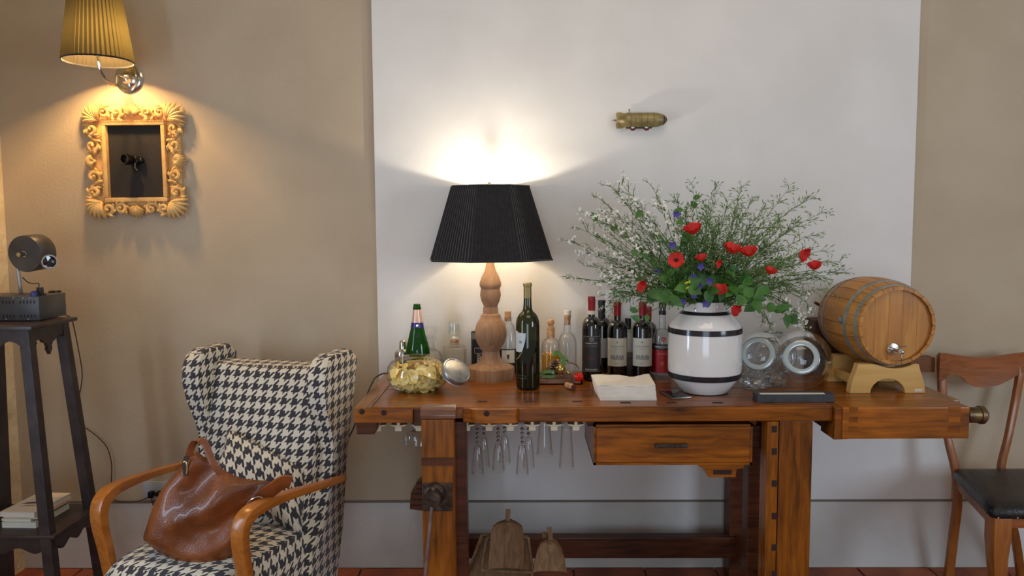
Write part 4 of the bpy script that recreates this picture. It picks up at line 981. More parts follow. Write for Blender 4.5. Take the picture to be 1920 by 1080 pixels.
# leafy stems
LV = [(1262, 400, 2), (1300, 372, 2), (1285, 430, 3), (1205, 395, 1), (1185, 468, 3), (1255, 530, 5), (1215, 545, 4), (1180, 580, 3), (1255, 555, 5), (1290, 540, 4), (1375, 540, 5), (1395, 555, 5), (1410, 525, 4), (1350, 530, 4), (1200, 600, 2), (1440, 540, 3), (1478, 592, 4), (1500, 600, 3), (1237, 515, 4), (1330, 545, 4), (1310, 520, 4), (1265, 490, 4), (1368, 500, 3), (1120, 415, 2), (1415, 560, 3)]
for i, (x, y, n) in enumerate(LV):
    t = thing('leafy_stem', 'broad-leaved green stem' + near(x, y), 'foliage', MOUTH.copy(), 0, 'leafy stems')
    dy = fr_.uniform(-.14, -.02) if y > 480 else fr_.uniform(-.1, .06)
    p0 = mouth_pt() - MOUTH; tip = T(x, y, dy) - MOUTH; P_ = wander(p0, tip, (0, 0, .07), 8)
    MB().tube(P_, [.002 - .0012 * k / 8 for k in range(9)], 5).build('stem', M_stem, t)
    for k in range(n):
        b0 = P_[8 - k % 4] if k else P_[8]
        d_ = Vector((fr_.uniform(-1, 1), fr_.uniform(-.7, .1), fr_.uniform(-1, .5)))
        big = y > 500 and x > 1200
        mb = MB(); leafmesh(mb, b0, d_, (0, -1, .4), fr_.uniform(.035, .055) * (1.15 if big else .75), fr_.uniform(.026, .04) * (1.1 if big else .7), .15, 6); mb.build('leaf', M_leaf, t, smooth=60)
# poppies
POP = [(1301, 438, 17, 'topmost poppy in the centre of the bouquet', 'u'), (1268, 488, 15, 'open poppy facing the viewer with a dark centre, left of the middle', 'f'), (1316, 489, 11, 'half closed poppy just right of the one with the dark centre', 'u'), (1343, 492, 8, 'narrow folded poppy between two larger ones in the middle', 's'), (1371, 475, 17, 'broad poppy right of the middle of the bouquet', 'u'), (1406, 480, 16, 'pale-edged poppy tilted sideways beside the broad one', 'u'), (1500, 474, 14, 'upper of the two poppies reaching far right', 's'), (1528, 505, 13, 'lower poppy furthest to the right of the bouquet', 'u'), (1196, 533, 12, 'single poppy low on the left above the red-capped bottles', 's'), (1443, 514, 12, 'small orange-red poppy half hidden at right', 'u'), (1350, 552, 16, 'poppy lying on the vase rim at the right', 'u'), (1373, 577, 13, 'poppy hanging below the vase rim at the right', 's')]
for i, (x, y, rp, lab, kind) in enumerate(POP):
    dy = -.12 if 1230 < x < 1430 else -.13
    if y > 545: dy = -.11
    P = T(x, y, dy); sr = rp * S(P) * 1.05
    t = thing('poppy', 'red ' + lab, 'flower', tuple(P), 0, 'red poppies')
    loc = MOUTH - P
    MB().tube(wander((0, 0, -.002), loc + Vector((fr_.uniform(-.04, .04), 0, -.03)), (0, 0, .05 if y < 545 else .08), 8), .0013, 5).build('stem', M_stem, t)
    n_ = {'f': Vector((fr_.uniform(-.3, .3), -1, .25)), 'u': Vector((fr_.uniform(-.6, .6), -.35, .85)), 's': Vector((.5, -.6, -.3))}[kind].normalized()
    ax, ay = frame_at(n_)
    for k in range(5 if rp > 12 else 4):
        a0 = k * 2 * pi / (5 if rp > 12 else 4) + i; m_ = MB(); vs = []; fs = []; nu, nv = 8, 6; cup = .55 if kind == 'f' else 1.5
        for u in range(nu + 1):
            for v in range(nv + 1):
                aa = a0 + (v / nv - .5) * 1.75; rr_ = sr * (u / nu) * (1 - .12 * abs(v / nv - .5) * 2)
                wob = sr * .12 * math.sin(v * 2.1 + k * 2 + i) * (u / nu) ** 2
                vs.append(ax * rr_ * math.cos(aa) + ay * rr_ * math.sin(aa) + n_ * (cup * sr * (u / nu) ** 2 * .55 + wob + (k % 2) * .0012))
        fs = [(u * (nv + 1) + v, (u + 1) * (nv + 1) + v, (u + 1) * (nv + 1) + v + 1, u * (nv + 1) + v + 1) for u in range(nu) for v in range(nv)]
        m_.add(vs, fs).build('petal', M_poppy, t, smooth=80)
    if kind != 'f': continue
    c = MB().ball(n_ * .003, sr * .16, 10, 6)
    for k in range(16):
        an = k * 2 * pi / 16; c.tube([n_ * .002, (ax * math.cos(an) + ay * math.sin(an)) * sr * .26 + n_ * sr * .18], [.0003, .0007], 4)
    c.build('centre', M_black, t)['kind'] = 'stuff'
VIO = [(1268, 402, 'violet flower high in the left of the bouquet'), (1260, 460, 'small violet flower left of centre below the upper one'), (1232, 510, 'pale violet flower at the left edge of the dense leaves'), (1298, 520, 'violet flower upper left of the cluster in the middle'), (1330, 527, 'violet flower upper right of the cluster in the middle'), (1310, 537, 'violet flower in the heart of the middle cluster'), (1313, 500, 'violet flower hanging under the half closed poppy'), (1279, 566, 'deep violet flower at the left of the vase rim'), (1300, 553, 'violet flower just above the vase rim'), (1322, 570, 'violet flower falling over the front of the vase rim'), (1420, 553, 'pale violet flower at the right of the bouquet above the jars')]
for i, (x, y, lab) in enumerate(VIO):
    P = T(x, y, -.12 if 1240 < x < 1400 else -.07)
    t = thing('violet_flower', lab, 'flower', tuple(P), 0, 'violet flowers')
    MB().tube(wander((0, 0, 0), MOUTH - P + Vector((fr_.uniform(-.04, .04), 0, -.03)), (0, 0, .03 if y < 545 else .06), 6), .001, 5).build('stem', M_stem, t)
    for k in range(5):
        an = k * 2 * pi / 5 + i; m_ = MB(); leafmesh(m_, (0, 0, 0), (math.cos(an), -.4, math.sin(an)), (0, -1, 0), .017, .012, -.2, 4); m_.build('petal', M_violet, t, smooth=60)
P = T(1291, 534, -.13); t = thing('yellow_green_floret', 'small yellow-green flower cluster left of the violet flowers', 'flower', tuple(P))
MB().tube(wander((0, 0, 0), MOUTH - P + Vector((0, .03, -.03)), (0, 0, .03), 6), .001, 5).build('stem', M_stem, t)
for k in range(7): MB().ball((fr_.uniform(-.010, .010), fr_.uniform(-.006, .004), fr_.uniform(-.014, .014)), .0048, 8, 6).build('floret', M_yellow, t)

# ================================================================ CLIP-TOP JARS
def clipjar(label, gx, gy, R_px, lx, ly, lr, Yc, up=False):
    s_ = (Yc - CC.y) / FPX * 1.01; Gc = PY(gx, gy, Yc); Rg = R_px * s_
    t = thing('clip_top_jar', label, 'jar', (Gc.x, Gc.y, Gc.z), 0, 'clip-top glass jars')
    Yl = Yc - Rg * 1.02 if not up else Yc
    Lc = PY(lx, ly, Yl) - Gc
    ax = Lc.normalized() if not up else Vector((0, -.05, 1)); rl = lr * S(Gc + Lc)
    M_ = ax.to_track_quat('Z', 'Y').to_matrix().to_4x4()
    th = math.asin(min(.9, rl * .8 / Rg)); pr = []
    for i in range(25):
        a = pi - (pi - th) * i / 24; pr.append((max(Rg * math.sin(a), .0001), Rg * math.cos(a) * .95))
    zl = Lc.length
    pr[0] = (.0001, pr[0][1]); pr += [(rl * .80, zl - .018), (rl * .86, zl - .012)]
    MB().lathe(pr, 56, M_).build('body', M_glass, t)
    jw = glass('jar_seal_glass' + str(int(gx)), (.8, .86, .86, 1), .3, .9, .12, dif=((.55, .62, .60, 1), .6))
    MB().lathe([(rl * .74, zl - .010), (rl, zl - .010), (rl * 1.02, zl - .004), (rl, zl + .002), (rl * .86, zl + .005), (rl * .72, zl + .003)], 56, M_).build('lid_rim', jw, t)
    MB().lathe([(rl * .73, zl + .003), (rl * .68, zl - .001), (rl * .62, zl + .001), (rl * .3, zl + .004), (.0001, zl + .005)], 56, M_).build('lid', M_glass2, t)
    w_ = MB(); w_.tube([M_ @ Vector((rl * 1.05 * math.cos(a), rl * 1.05 * math.sin(a), zl - .011)) for a in [2 * pi * k / 40 for k in range(41)]], .0014, 6)
    o_ = w_.build('wire_ring', M_steel, t)
    e = [Vector((rl * .75, -rl * .0 + rl * .75, zl)), Vector((rl * 1.05, rl * .72, zl - .004)), Vector((rl * 1.2, rl * .62, zl - .014)), Vector((rl * 1.05, rl * .95, zl - .008)), Vector((rl * .7, rl * .95, zl)), Vector((rl * .75, rl * .75, zl))]
    q_ = ax.to_track_quat('Z', 'Y').to_matrix().to_4x4()
    # clasp placed at the upper right as seen by the viewer
    xx, yy = frame_at(-ax) if not up else (Vector((1, 0, 0)), Vector((0, 1, 0)))
    ex = Vector((1, 0, 0)); ex = (ex - ax * ex.dot(ax)).normalized(); ez = ax.cross(ex); ez = ez if ez.z > 0 else -ez
    MB().tube([ex * v.x + ez * v.y + ax * v.z for v in e], .0014, 6).build('clasp', M_iron, t)
    return t
Yj = base_at(1500, 738).y + .11
clipjar('globe clip-top jar lying with its whitish lid towards the viewer, right of the pair', 1502, 674, 55, 1502, 670, 31, Yj)
clipjar('globe clip-top jar lying with its greenish lid towards the viewer, beside the vase', 1428, 668, 46, 1421, 663, 30, Yj + .045)
clipjar('upright clip-top jar behind the two lying ones with its lid on top', 1448, 668, 44, 1441, 625, 25, -.115, up=True)
Ab = base_at(1420, 755); Bb = base_at(1562, 753)
t = thing('slate_board', 'dark slate board with a pale top edge under the clip-top jars', 'board', (0, 0, HB))
MB().box(Ab.x, Bb.x, Ab.y, Ab.y + .055, 0, .027).build('slab', M_slate, t, bevel=.0015, smooth=0)
MB().box(Ab.x + .012, Bb.x - .03, Ab.y + .004, Ab.y + .022, .0272, .0285).build('pale_inlay', M_cream, t, smooth=0)
def crumple(label, px, py, w_, h_, d_, seed, base):
    P = base_at(px, base); c = PY(px, py, P.y)
    mb = MB().ball((0, 0, 0), 1, 28, 20); out = []
    for x, y, z in mb.V:
        v = Vector((x, y, z)); f = 1 + .35 * noise.noise(v * 1.9 + Vector((seed, 0, 0))) + .16 * noise.noise(v * 5 + Vector((0, seed, 0)))
        out.append((v.x * w_ * f, v.y * d_ * f, max(-h_ * .98, v.z * h_ * f)))
    mb.V = out; t = thing('cellophane_bag', label, 'bag', (P.x, P.y, HB + h_ * .98)); mb.build('film', M_cellophane, t, smooth=12); return t
crumple('crumpled clear cellophane bag between vase and slate board', 1412, 715, .055, .034, .05, 3, 728)
MB().box(-.03, .03, -.006, .006, -.010, .014, Matrix.Rotation(.3, 4, 'Y')).build('biscuit', varied('biscuit', C3(150, 108, 66), C3(178, 136, 90), 30, .8), crumple('crumpled cellophane bag with a biscuit inside below the greenish jar lid', 1452, 708, .045, .03, .04, 9, 724), bevel=.003)

# ================================================================ BARREL
hd = PY(1683, 611, base_at(1660, 735).y - .03)
YBf = hd.y; Lb = .33; sB = S(hd)
rh = 73.5 * sB; rb = rh * 1.17
bar = thing('oak_barrel', 'small oak barrel lying on a pale cradle with a chrome tap in its head', 'barrel', tuple(hd), R(3.0))
def brad(t): return rh + (rb - rh) * (1 - (2 * t - 1) ** 2)
NS = 22
for k in range(NS):
    a0, a1 = 2 * pi * k / NS + .006, 2 * pi * (k + 1) / NS - .006; rings = []
    for i in range(11):
        t_ = i / 10; r_ = brad(t_); y_ = Lb * t_
        th_ = .011 + (.0 if 0 < i < 10 else 0); o = []
        for a in (a0, (a0 + a1) / 2, a1): o.append((r_ * math.cos(a), y_, r_ * math.sin(a)))
        for a in (a1, a0): o.append(((r_ - th_) * math.cos(a), y_, (r_ - th_) * math.sin(a)))
        rings.append(o)
    MB().loft(rings).build('stave', M_barrel, bar, smooth=50)
for (ta, tb) in ((.035, .085), (.20, .26), (.74, .80), (.915, .965)):
    pr = []
    v = MB(); rings = []
    for t_, dr_ in ((ta, .0), (ta, .0016), ((ta + tb) / 2, .0018), (tb, .0016), (tb, .0)):
        rings.append([((brad(t_) + dr_) * math.cos(2 * pi * k / 64), Lb * t_, (brad(t_) + dr_) * math.sin(2 * pi * k / 64)) for k in range(64)])
    hoop = v.loft(rings, True, False).build('hoop', M_hoop, bar)
    for a in (R(150), R(156), R(205)) if ta < .5 else (): MB().ball(((brad(ta) + .002) * math.cos(a), Lb * (ta + .03), (brad(ta) + .002) * math.sin(a)), .0032, 8, 6).build('rivet', M_steel, hoop)
nb = 5
for k in range(nb):
    x0, x1 = -rh + .011 + (2 * rh - .022) * k / nb, -rh + .011 + (2 * rh - .022) * (k + 1) / nb - .0008; Rr = rh - .010; pts = []
    xs = [x0 + (x1 - x0) * i / 8 for i in range(9)]
    pts = [(x, math.sqrt(max(Rr * Rr - x * x, 0))) for x in xs] + [(x, -math.sqrt(max(Rr * Rr - x * x, 0))) for x in xs[::-1]]
    MB().prism(pts, .012, .024, 'xz').build('head_board', M_bhead, bar, smooth=0)
for (x, z, rr_) in ((-.095, .0, .005),):
    a = R(176); MB().lathe([(.0001, 0), (.014, 0), (.014, .002), (.006, .004), (.0001, .005)], 16, Matrix.Translation(((brad(.36) - .001) * math.cos(a), Lb * .3, brad(.36) * math.sin(a))) @ Matrix.Rotation(-pi / 2, 4, 'Y')).build('bung_plate', M_steel, bar)
tp = PY(1677, 656, YBf) - hd
tap = MB().lathe([(.0001, 0), (.0215, 0), (.0205, .003), (.006, .0045), (.0001, .0045)], 36, Matrix.Translation((tp.x, .012, tp.z)) @ Mr).build('tap', M_chrome, bar)
MB().lathe([(.006, 0), (.006, .03), (.0085, .032), (.0085, .04), (.0001, .04)], 20, Matrix.Translation((tp.x + .004, .008, tp.z)) @ Mr).build('spout_pipe', M_chrome, tap)
MB().ball((tp.x + .012, -.026, tp.z - .003), .0085, 16, 10).lathe([(.004, -.02), (.0042, .0), (.0001, 0)], 12, Matrix.Translation((tp.x + .012, -.026, tp.z - .003))).build('valve', M_chrome, tap)['kind'] = 'stuff'
MB().tube([(tp.x + .012, -.026, tp.z), (tp.x + .012, -.028, tp.z + .018)], .0022, 8).build('valve_stem', M_chrome, tap)
MB().tube([(tp.x + .0, -.028, tp.z + .018), (tp.x + .026, -.028, tp.z + .018)], .0022, 8).build('lever', M_chrome, tap)
# cradle
c0 = base_at(1592, 737); c1 = base_at(1737, 738); Yc0 = (c0.y + c1.y) / 2
W = c1.x - c0.x
zt2 = hd.z - HB
crd = thing('barrel_cradle', 'pale wooden cradle with arched cut-out carrying the oak barrel', 'stand', ((c0.x + c1.x) / 2, Yc0, HB), R(0))
def cradle_poly(dx=0.):
    hw = W / 2; bl = []
    bcx = hd.x - (c0.x + c1.x) / 2 + dx; Rr = brad(.18) + .0005; top = []
    for i in range(13):
        x = (hw * .80) * (1 - 2 * i / 12); z = zt2 - math.sqrt(max(Rr * Rr - (x - bcx) ** 2, 0)); top.append((x, min(z, .105) - .001))
    arch = [(hw * .46 * math.cos(a), .052 * math.sin(a)) for a in [pi - pi * i / 10 for i in range(11)]]
    return [(-hw, 0)] + arch + [(hw, 0), (hw * .97, .03), (hw * .90, .062), (hw * .85, .080)] + top + [(-hw * .85, .080), (-hw * .90, .062), (-hw * .97, .03)]
MB().prism(cradle_poly(), 0, .035, 'xz').build('cradle_board', M_pine, crd, bevel=.002, smooth=0)
MB().prism(cradle_poly(), .20, .235, 'xz').build('cradle_board', M_pine, crd, bevel=.002, smooth=0)
for sgn in (-1, 1): MB().box(sgn * W * .36 - .012, sgn * W * .36 + .012, .033, .202, .022, .05).build('cross_bar', M_pine, crd, bevel=.002, smooth=0)
st_ = PY(1722, 732, Yc0) - Vector(crd.location)
sk = MB().box(st_.x - .0275 / 2, st_.x + .0275 / 2, -.0012, .0, st_.z - .0035, st_.z + .0035).build('sticker', M_whiteink, crd, smooth=0)
text('TAURANSAUD', .0042, M_blackink, sk, loc=(st_.x, -.0016, st_.z))
# old wooden plane behind
t = thing('wooden_hand_plane', 'old dark wooden hand plane at the back of the bench behind the barrel', 'tool', (0, 0, HB))
a = PY(1516, 597, -.10); b_ = PY(1565, 597, -.10)
MB().box(a.x, b_.x + .015, -.16, -.06, 0, a.z - HB).build('block', wood('plane_wood', C3(58, 34, 20), C3(98, 62, 38), 'X', .6, .05), t, bevel=.003, smooth=0)
MB().box(b_.x - .06, PY(1746, 680, -.08).x, -.11, -.055, 0, PY(1740, 668, -.08).z - HB).build('long_bar', wood('plane_wood2', C3(92, 54, 28), C3(130, 82, 48), 'X', .6, .05), t, bevel=.003, smooth=0)
k0 = PY(1552, 590, -.09); MB().band(spline([tuple(PY(1560, 596, -.09) - Vector((0, 0, HB))), tuple(PY(1548, 580, -.09) - Vector((0, 0, HB))), tuple(PY(1528, 567, -.09) - Vector((0, 0, HB)))], 6), .018, .01, Vector((0, 1, 0))).build('handle', MATS['plane_wood'], t, bevel=.002)

# ================================================================ GLASS RACK AND HANGING GLASSES
rack = thing('glass_rack', 'row of cream plastic stemware holders under the bench top', 'rack')
YR = YF + .035
zr = PY(950, 797, YR).z
for px in (708, 747, 786, 875, 917, 957, 998, 1039, 1080):
    p = PY(px, 800, YR); mb = MB()
    mb.box(p.x - .005, p.x + .005, YR, YR + .30, zr - .006, zb)
    mb.loft([[(p.x + a, y, zr + b) for a, b in ((-.026, -.001), (-.012, -.005), (.012, -.005), (.026, -.001), (.026, .002), (.010, .0), (-.010, .0), (-.026, .002))] for y in (YR + .001, YR + .30)])
    mb.box(p.x - .011, p.x + .011, YR - .002, YR + .004, zr - .019, zr - .004)
    mb.build('holder', M_clip, rack, smooth=0)['kind'] = 'stuff'
def hang(name, label, cat, px, ybot, rpx, Y, kind, grp):
    z0 = zr + .002; P = PY(px, 820, Y); s_ = S(P); zb_ = PY(px, ybot, Y).z - z0; r_ = rpx * s_
    t = thing(name, label, cat, (P.x, Y, z0), 0, grp)
    if kind == 'flute':
        MB().lathe([(.0001, .002), (.026, .0015), (.030, 0), (.027, -.0015), (.004, -.006), (.0035, -.010)], 36).build('foot', M_glass, t)
        zs_ = zb_ * .44; st = MB()
        st.tube([(0, 0, -.008), (0, 0, zs_)], .0032, 10).build('stem', M_glass2, t)
        for k in range(4): MB().ball((0, 0, -.018 + (zs_ + .02) * (k + .3) / 4), .0065, 12, 8, sc=(1, 1, .7)).build('bead', MATS['dark_bead'] if 'dark_bead' in MATS else glass('dark_bead', (.45, .42, .46, 1), .25, .9, .03), t)
        MB().lathe([(.0001, zs_ + .004), (r_ * .45, zs_), (r_ * .62, zs_ - .008), (r_ * .8, zs_ + (zb_ - zs_) * .35), (r_ * .98, zb_ - (zb_ - zs_) * .2), (r_ * 1.04, zb_)], 32).build('bowl', M_glass2, t)
    elif kind == 'tumbler':
        MB().lathe([(.0001, .002), (.027, .0015), (.028, -.001), (.006, -.005), (.006, -.014), (r_ * .62, -.018), (r_ * .8, zb_ * .55), (r_, zb_)], 36).build('bowl', M_glass2, t)
        MB().lathe([(r_ * .58, -.017), (r_ * .66, -.021), (r_ * .66, -.026)], 30).build('base_ring', M_glass2, t)
    else:
        MB().lathe([(.0001, .002), (.03, .001), (.031, 0), (.008, -.004), (.0065, -.026), (.012, -.036)], 36).build('stem', MATS['dark_bead'] if 'dark_bead' in MATS else glass('dark_bead', (.45, .42, .46, 1), .25, .9, .03), t)
        MB().lathe([(.001, -.034), (r_ * .55, -.037), (r_ * .92, -.046), (r_, -.06), (r_ * .93, zb_ * .85), (r_ * .86, zb_)], 40).build('bowl', M_glass2, t)
    return t
hang('wine_glass', 'round-bowled wine glass hanging left of the leg vise', 'glass', 779, 842, 22, YR + .05, 'wine', None)
for i, (px, yb) in enumerate(((895, 892), (934, 884), (979, 892))):
    nm = ('leftmost', 'middle', 'rightmost')[i]
    hang('champagne_flute', nm + ' front champagne flute with beaded stem hanging upside down under the bench', 'glass', px, yb, 12, YR + .03, 'flute', 'hanging champagne flutes')
    hang('champagne_flute', nm + ' rear champagne flute hanging behind the beaded one', 'glass', px + 12, yb - 14, 11, YR + .16, 'flute', 'hanging champagne flutes')
hang('hanging_tumbler', 'faint conical glass hanging between flutes and the last glass', 'glass', 1021, 855, 16, YR + .10, 'tumbler', 'hanging conical glasses')
hang('hanging_tumbler', 'bright-edged conical glass hanging last, next to the drawer', 'glass', 1062, 879, 15, YR + .03, 'tumbler', 'hanging conical glasses')

# ================================================================ WOODEN SCOOPS UNDER THE BENCH
def scoop(name, label, rows, Y0, depth, hpts, lean, grp, rim=.012):
    # rows: (py, xl, xr) silhouette from top to bottom, leaning back
    t = thing(name, label, 'scoop', (0, 0, 0), 0, grp)
    n = len(rows); zb0 = PY(rows[-1][1], rows[-1][0], Y0).z
    F_, B_ = [], []
    nx_ = 10; mb = MB(); vs = []
    for off in (0, 1):
        for i, (py, xl, xr) in enumerate(rows):
            zz = PY(960, py, Y0).z; Y = Y0 + (zz - zb0) * lean
            a, b = PY(xl, py, Y), PY(xr, py, Y)
            for k in range(nx_ + 1):
                u = k / nx_; e = abs(2 * u - 1); v = i / (n - 1)
                bowl = rim * (1 - e ** 4) * (min(1, v * 3)) if off == 0 else -depth * .6 * (1 - e ** 6)
                vs.append((a.x + (b.x - a.x) * u, Y + (bowl if off == 0 else depth * .4 + depth * .6 * (1 - e ** 4)), a.z))
    NN = n * (nx_ + 1); fs = []
    for i in range(n - 1):
        for k in range(nx_):
            q_ = i * (nx_ + 1) + k; fs.append((q_, q_ + 1, q_ + nx_ + 2, q_ + nx_ + 1)); fs.append((q_ + NN, q_ + nx_ + 1 + NN, q_ + nx_ + 2 + NN, q_ + 1 + NN))
    for k in range(nx_): fs.append((k, k + NN, k + 1 + NN, k + 1)); q_ = (n - 1) * (nx_ + 1) + k; fs.append((q_, q_ + 1, q_ + 1 + NN, q_ + NN))
    for i in range(n - 1): q_ = i * (nx_ + 1); fs.append((q_, q_ + nx_ + 1, q_ + nx_ + 1 + NN, q_ + NN)); q_ += nx_; fs.append((q_, q_ + NN, q_ + nx_ + 1 + NN, q_ + nx_ + 1))
    mb.add(vs, fs).build('blade', M_scoop, t, smooth=45)
    if hpts:
        mb = MB(); pts = []
        for (px, py) in hpts:
            zz = PY(960, py, Y0).z; pts.append(PY(px, py, Y0 + (zz - zb0) * lean + .012))
        mb.band(spline(pts, 4), .017, .014, Vector((1, 0, 0))).build('handle', M_scoop, t, bevel=.002)
    return t
scoop('wooden_scoop', 'tall grey wooden scoop with straight handle in front of the stacked trays', [(978, 946, 960), (982, 932, 972), (988, 925, 979), (998, 921, 981), (1020, 919, 982), (1045, 917, 982), (1068, 915, 983)], YF + .17, .03, [(952, 985), (952, 970), (953, 955)], .25, 'wooden grain scoops')
scoop('wooden_scoop', 'shorter rounded wooden scoop at the right of the scoops', [(1014, 1024, 1036), (1019, 1014, 1046), (1030, 1008, 1053), (1050, 1003, 1059), (1074, 1000, 1063)], YF + .15, .04, [(1031, 1020), (1032, 1005), (1030, 988)], .35, 'wooden grain scoops', .014)
def tray_(label, quad, Y0, lean, rim):
    t = thing('wooden_tray', label, 'tray', (0, 0, 0), 0, 'stacked wooden trays')
    zb0 = PY(quad[2][0], quad[2][1], Y0).z
    def pt(x, y, dy=0): zz = PY(960, y, Y0).z; return PY(x, y, Y0 + (zz - zb0) * lean + dy)
    a = [pt(*p) for p in quad]; mb = MB()
    mb.loft([[p + Vector((0, .010, 0)) for p in a], [p + Vector((0, .022, 0)) for p in a]])
    mb.build('board', M_scoop, t, smooth=0)
    for i in range(4):
        MB().tube([a[i] + Vector((0, .004, 0)), a[(i + 1) % 4] + Vector((0, .004, 0))], rim, 6, up=Vector((0, 1, 0))).build('rim', M_scoop, t, smooth=30)
    return t
tray_('shallow wooden tray right behind the tall scoop', [(914, 1008), (990, 1008), (1000, 1074), (902, 1070)], YF + .21, .25, .006)
tray_('larger dark wooden tray at the back of the scoops, leaning left', [(905, 1003), (985, 1006), (1000, 1100), (868, 1100)], YF + .26, .25, .007)
MB_ = scoop('wooden_scoop', 'small dark scoop handle peeking behind the rounded scoop', [(1010, 1018, 1030), (1020, 1010, 1040), (1040, 1006, 1044)], YF + .2, .02, [(1021, 1012), (1021, 998)], .3, 'wooden grain scoops')

# ================================================================ ARMCHAIR (front centre of the seat is the origin)
AO = Vector((-1.093, -.885, 0)); AR = R(-17)
chair = thing('wing_armchair', 'houndstooth wing armchair with curved honey wood arms', 'armchair', AO, AR)
# back slab
mb = MB(); rings = []
for i in range(13):
    t_ = i / 12; z = .30 + .65 * t_; yb = .38 + .14 * t_ ; th = .10
    rg = []
    hw = .222 + .015 * t_
    for k in range(13):
        x = -hw + 2 * hw * k / 12; puff = .022 * (1 - (abs(x) / hw) ** 3) * math.sin(pi * min(1, .15 + t_ * .9))
        zz = z - (.014 * (1 - (x / hw) ** 2) if i == 12 else 0); rg.append((x, yb - puff, zz))
    for k in range(12, -1, -1):
        x = -hw + 2 * hw * k / 12; rg.append((x, yb + th + .01, z))
    rings.append(rg)
mb.loft(rings).build('backrest', M_hound, chair, bevel=.012, uv=True, smooth=50)
def wing(sg):
    poly = [(.50, .18), (.55, .35), (.60, .62), (.645, .86), (.66, .975), (.62, 1.005), (.56, 1.00), (.50, 1.005), (.455, .99), (.43, .95), (.425, .89), (.44, .82), (.475, .74), (.495, .66), (.48, .56), (.44, .47), (.40, .40), (.34, .34), (.32, .18)]
    mb = MB(); n = len(poly); rings = []
    for w_, ins in ((-.036, .012), (-.028, .003), (0, 0), (.028, .003), (.036, .012)):
        cy = sum(p[0] for p in poly) / n; cz = sum(p[1] for p in poly) / n; rg = []
        for y, z in poly:
            d_ = Vector((y - cy, z - cz)); l = d_.length; f = (l - ins) / l
            splay = max(0, z - .6) * .04 + 0
            rg.append((sg * (.251 + splay) + w_, cy + d_.x * f, cz + d_.y * f))
        rings.append(rg)
    return mb.loft(rings).build('wing', M_hound, chair, uv=True, smooth=60)
wing(-1); wing(1)
# seat: domed cushion over an upholstered base
mb = MB(); nx_, ny_ = 16, 16; vs = []; fs = []
for layer in (0, 1):
    for j in range(ny_ + 1):
        for k in range(nx_ + 1):
            u, v = k / nx_ * 2 - 1, j / ny_ * 2 - 1
            x = u * (.262 - .02 * (1 - (v + 1) / 2)); y = -.03 + (v + 1) / 2 * .46 - .04 * (1 - u * u) * (1 - (v + 1) / 2)
            e = (1 - abs(u) ** 5) * (1 - abs(v) ** 6)
            z = .345 + .075 * (e ** .4) if layer == 0 else .26
            vs.append((x, y, z))
NN = (nx_ + 1) * (ny_ + 1)
for j in range(ny_):
    for k in range(nx_):
        a = j * (nx_ + 1) + k; fs.append((a, a + 1, a + nx_ + 2, a + nx_ + 1)); fs.append((a + NN, a + nx_ + 1 + NN, a + nx_ + 2 + NN, a + 1 + NN))
for k in range(nx_): fs.append((k, k + NN, k + 1 + NN, k + 1)); a = ny_ * (nx_ + 1) + k; fs.append((a, a + 1, a + 1 + NN, a + NN))
for j in range(ny_): a = j * (nx_ + 1); fs.append((a, a + nx_ + 1, a + nx_ + 1 + NN, a + NN)); a += nx_; fs.append((a, a + NN, a + nx_ + 1 + NN, a + nx_ + 1))
mb.add(vs, fs).build('seat', M_hound, chair, uv=True, smooth=60)
MB().box(-.25, .25, .0, .45, .19, .27).build('seat_base', M_hound, chair, uv=True, bevel=.01)
piping = MB().tube([(-.245, -.035, .345), (-.2, -.055, .347), (0, -.075, .348), (.2, -.055, .347), (.245, -.035, .345)], .005, 8).build('piping', M_hound, chair, uv=True)
for sg in (-1, 1):
    # bentwood arm: back of the chair -> front -> down the post to the floor
    pts = [(sg * .325, .50, .560), (sg * .318, .40, .572), (sg * .305, .28, .588), (sg * .29, .16, .600), (sg * .278, .07, .602), (sg * .270, .022, .588), (sg * .266, .0, .556), (sg * .264, .0, .50), (sg * .262, .018, .40), (sg * .262, .035, .25), (sg * .264, .02, .0)]
    P_ = spline(pts, 7); n_ = len(P_)
    sides = [Vector((1, -.0, 0)) for _ in P_]
    wd = [.026 + .020 * min(1, max(0, (i / n_) * 2.2)) for i in range(n_)]
    td = [.024 + .016 * max(0, 1 - abs(i / n_ - .52) * 3) for i in range(n_)]
    MB().band(P_, wd, td, sides).build('arm', M_arm, chair, bevel=.007, smooth=50)
    MB().band([(sg * .22, .44, .22), (sg * .23, .50, .0)], [.04, .028], [.04, .028], Vector((1, 0, 0))).build('leg', M_arm, chair, bevel=.004)
# cushion
CI = chair.matrix_basis.inverted() if False else (Matrix.Translation(AO) @ Matrix.Rotation(AR, 4, 'Z')).inverted()
c4 = [PY(426, 802, -.40), PY(586, 888, -.50), PY(566, 1010, -.60), PY(392, 905, -.56)]
cush = thing('cushion', 'houndstooth throw cushion leaning on the back of the armchair', 'cushion', tuple(sum(c4, Vector()) / 4))
cc = Vector(cush.location); n_ = 14; vs = []; fs = []
nrm = ((c4[1] - c4[0]).cross(c4[3] - c4[0])).normalized()
for layer in (1, -1):
    for j in range(n_ + 1):
        for k in range(n_ + 1):
            u, v = k / n_, j / n_; U, V_ = 2 * u - 1, 2 * v - 1
            pin = 1 - .07 * (1 - U * U) * (abs(V_) ** 2); pin2 = 1 - .07 * (1 - V_ * V_) * (abs(U) ** 2)
            uu, vv = .5 + .5 * U * pin2, .5 + .5 * V_ * pin
            p = c4[0] * (1 - uu) * (1 - vv) + c4[1] * uu * (1 - vv) + c4[2] * uu * vv + c4[3] * (1 - uu) * vv
            h_ = .075 * ((1 - U ** 4) * (1 - V_ ** 4)) ** .5
            vs.append(tuple(p - cc + nrm * h_ * layer))
NN = (n_ + 1) ** 2
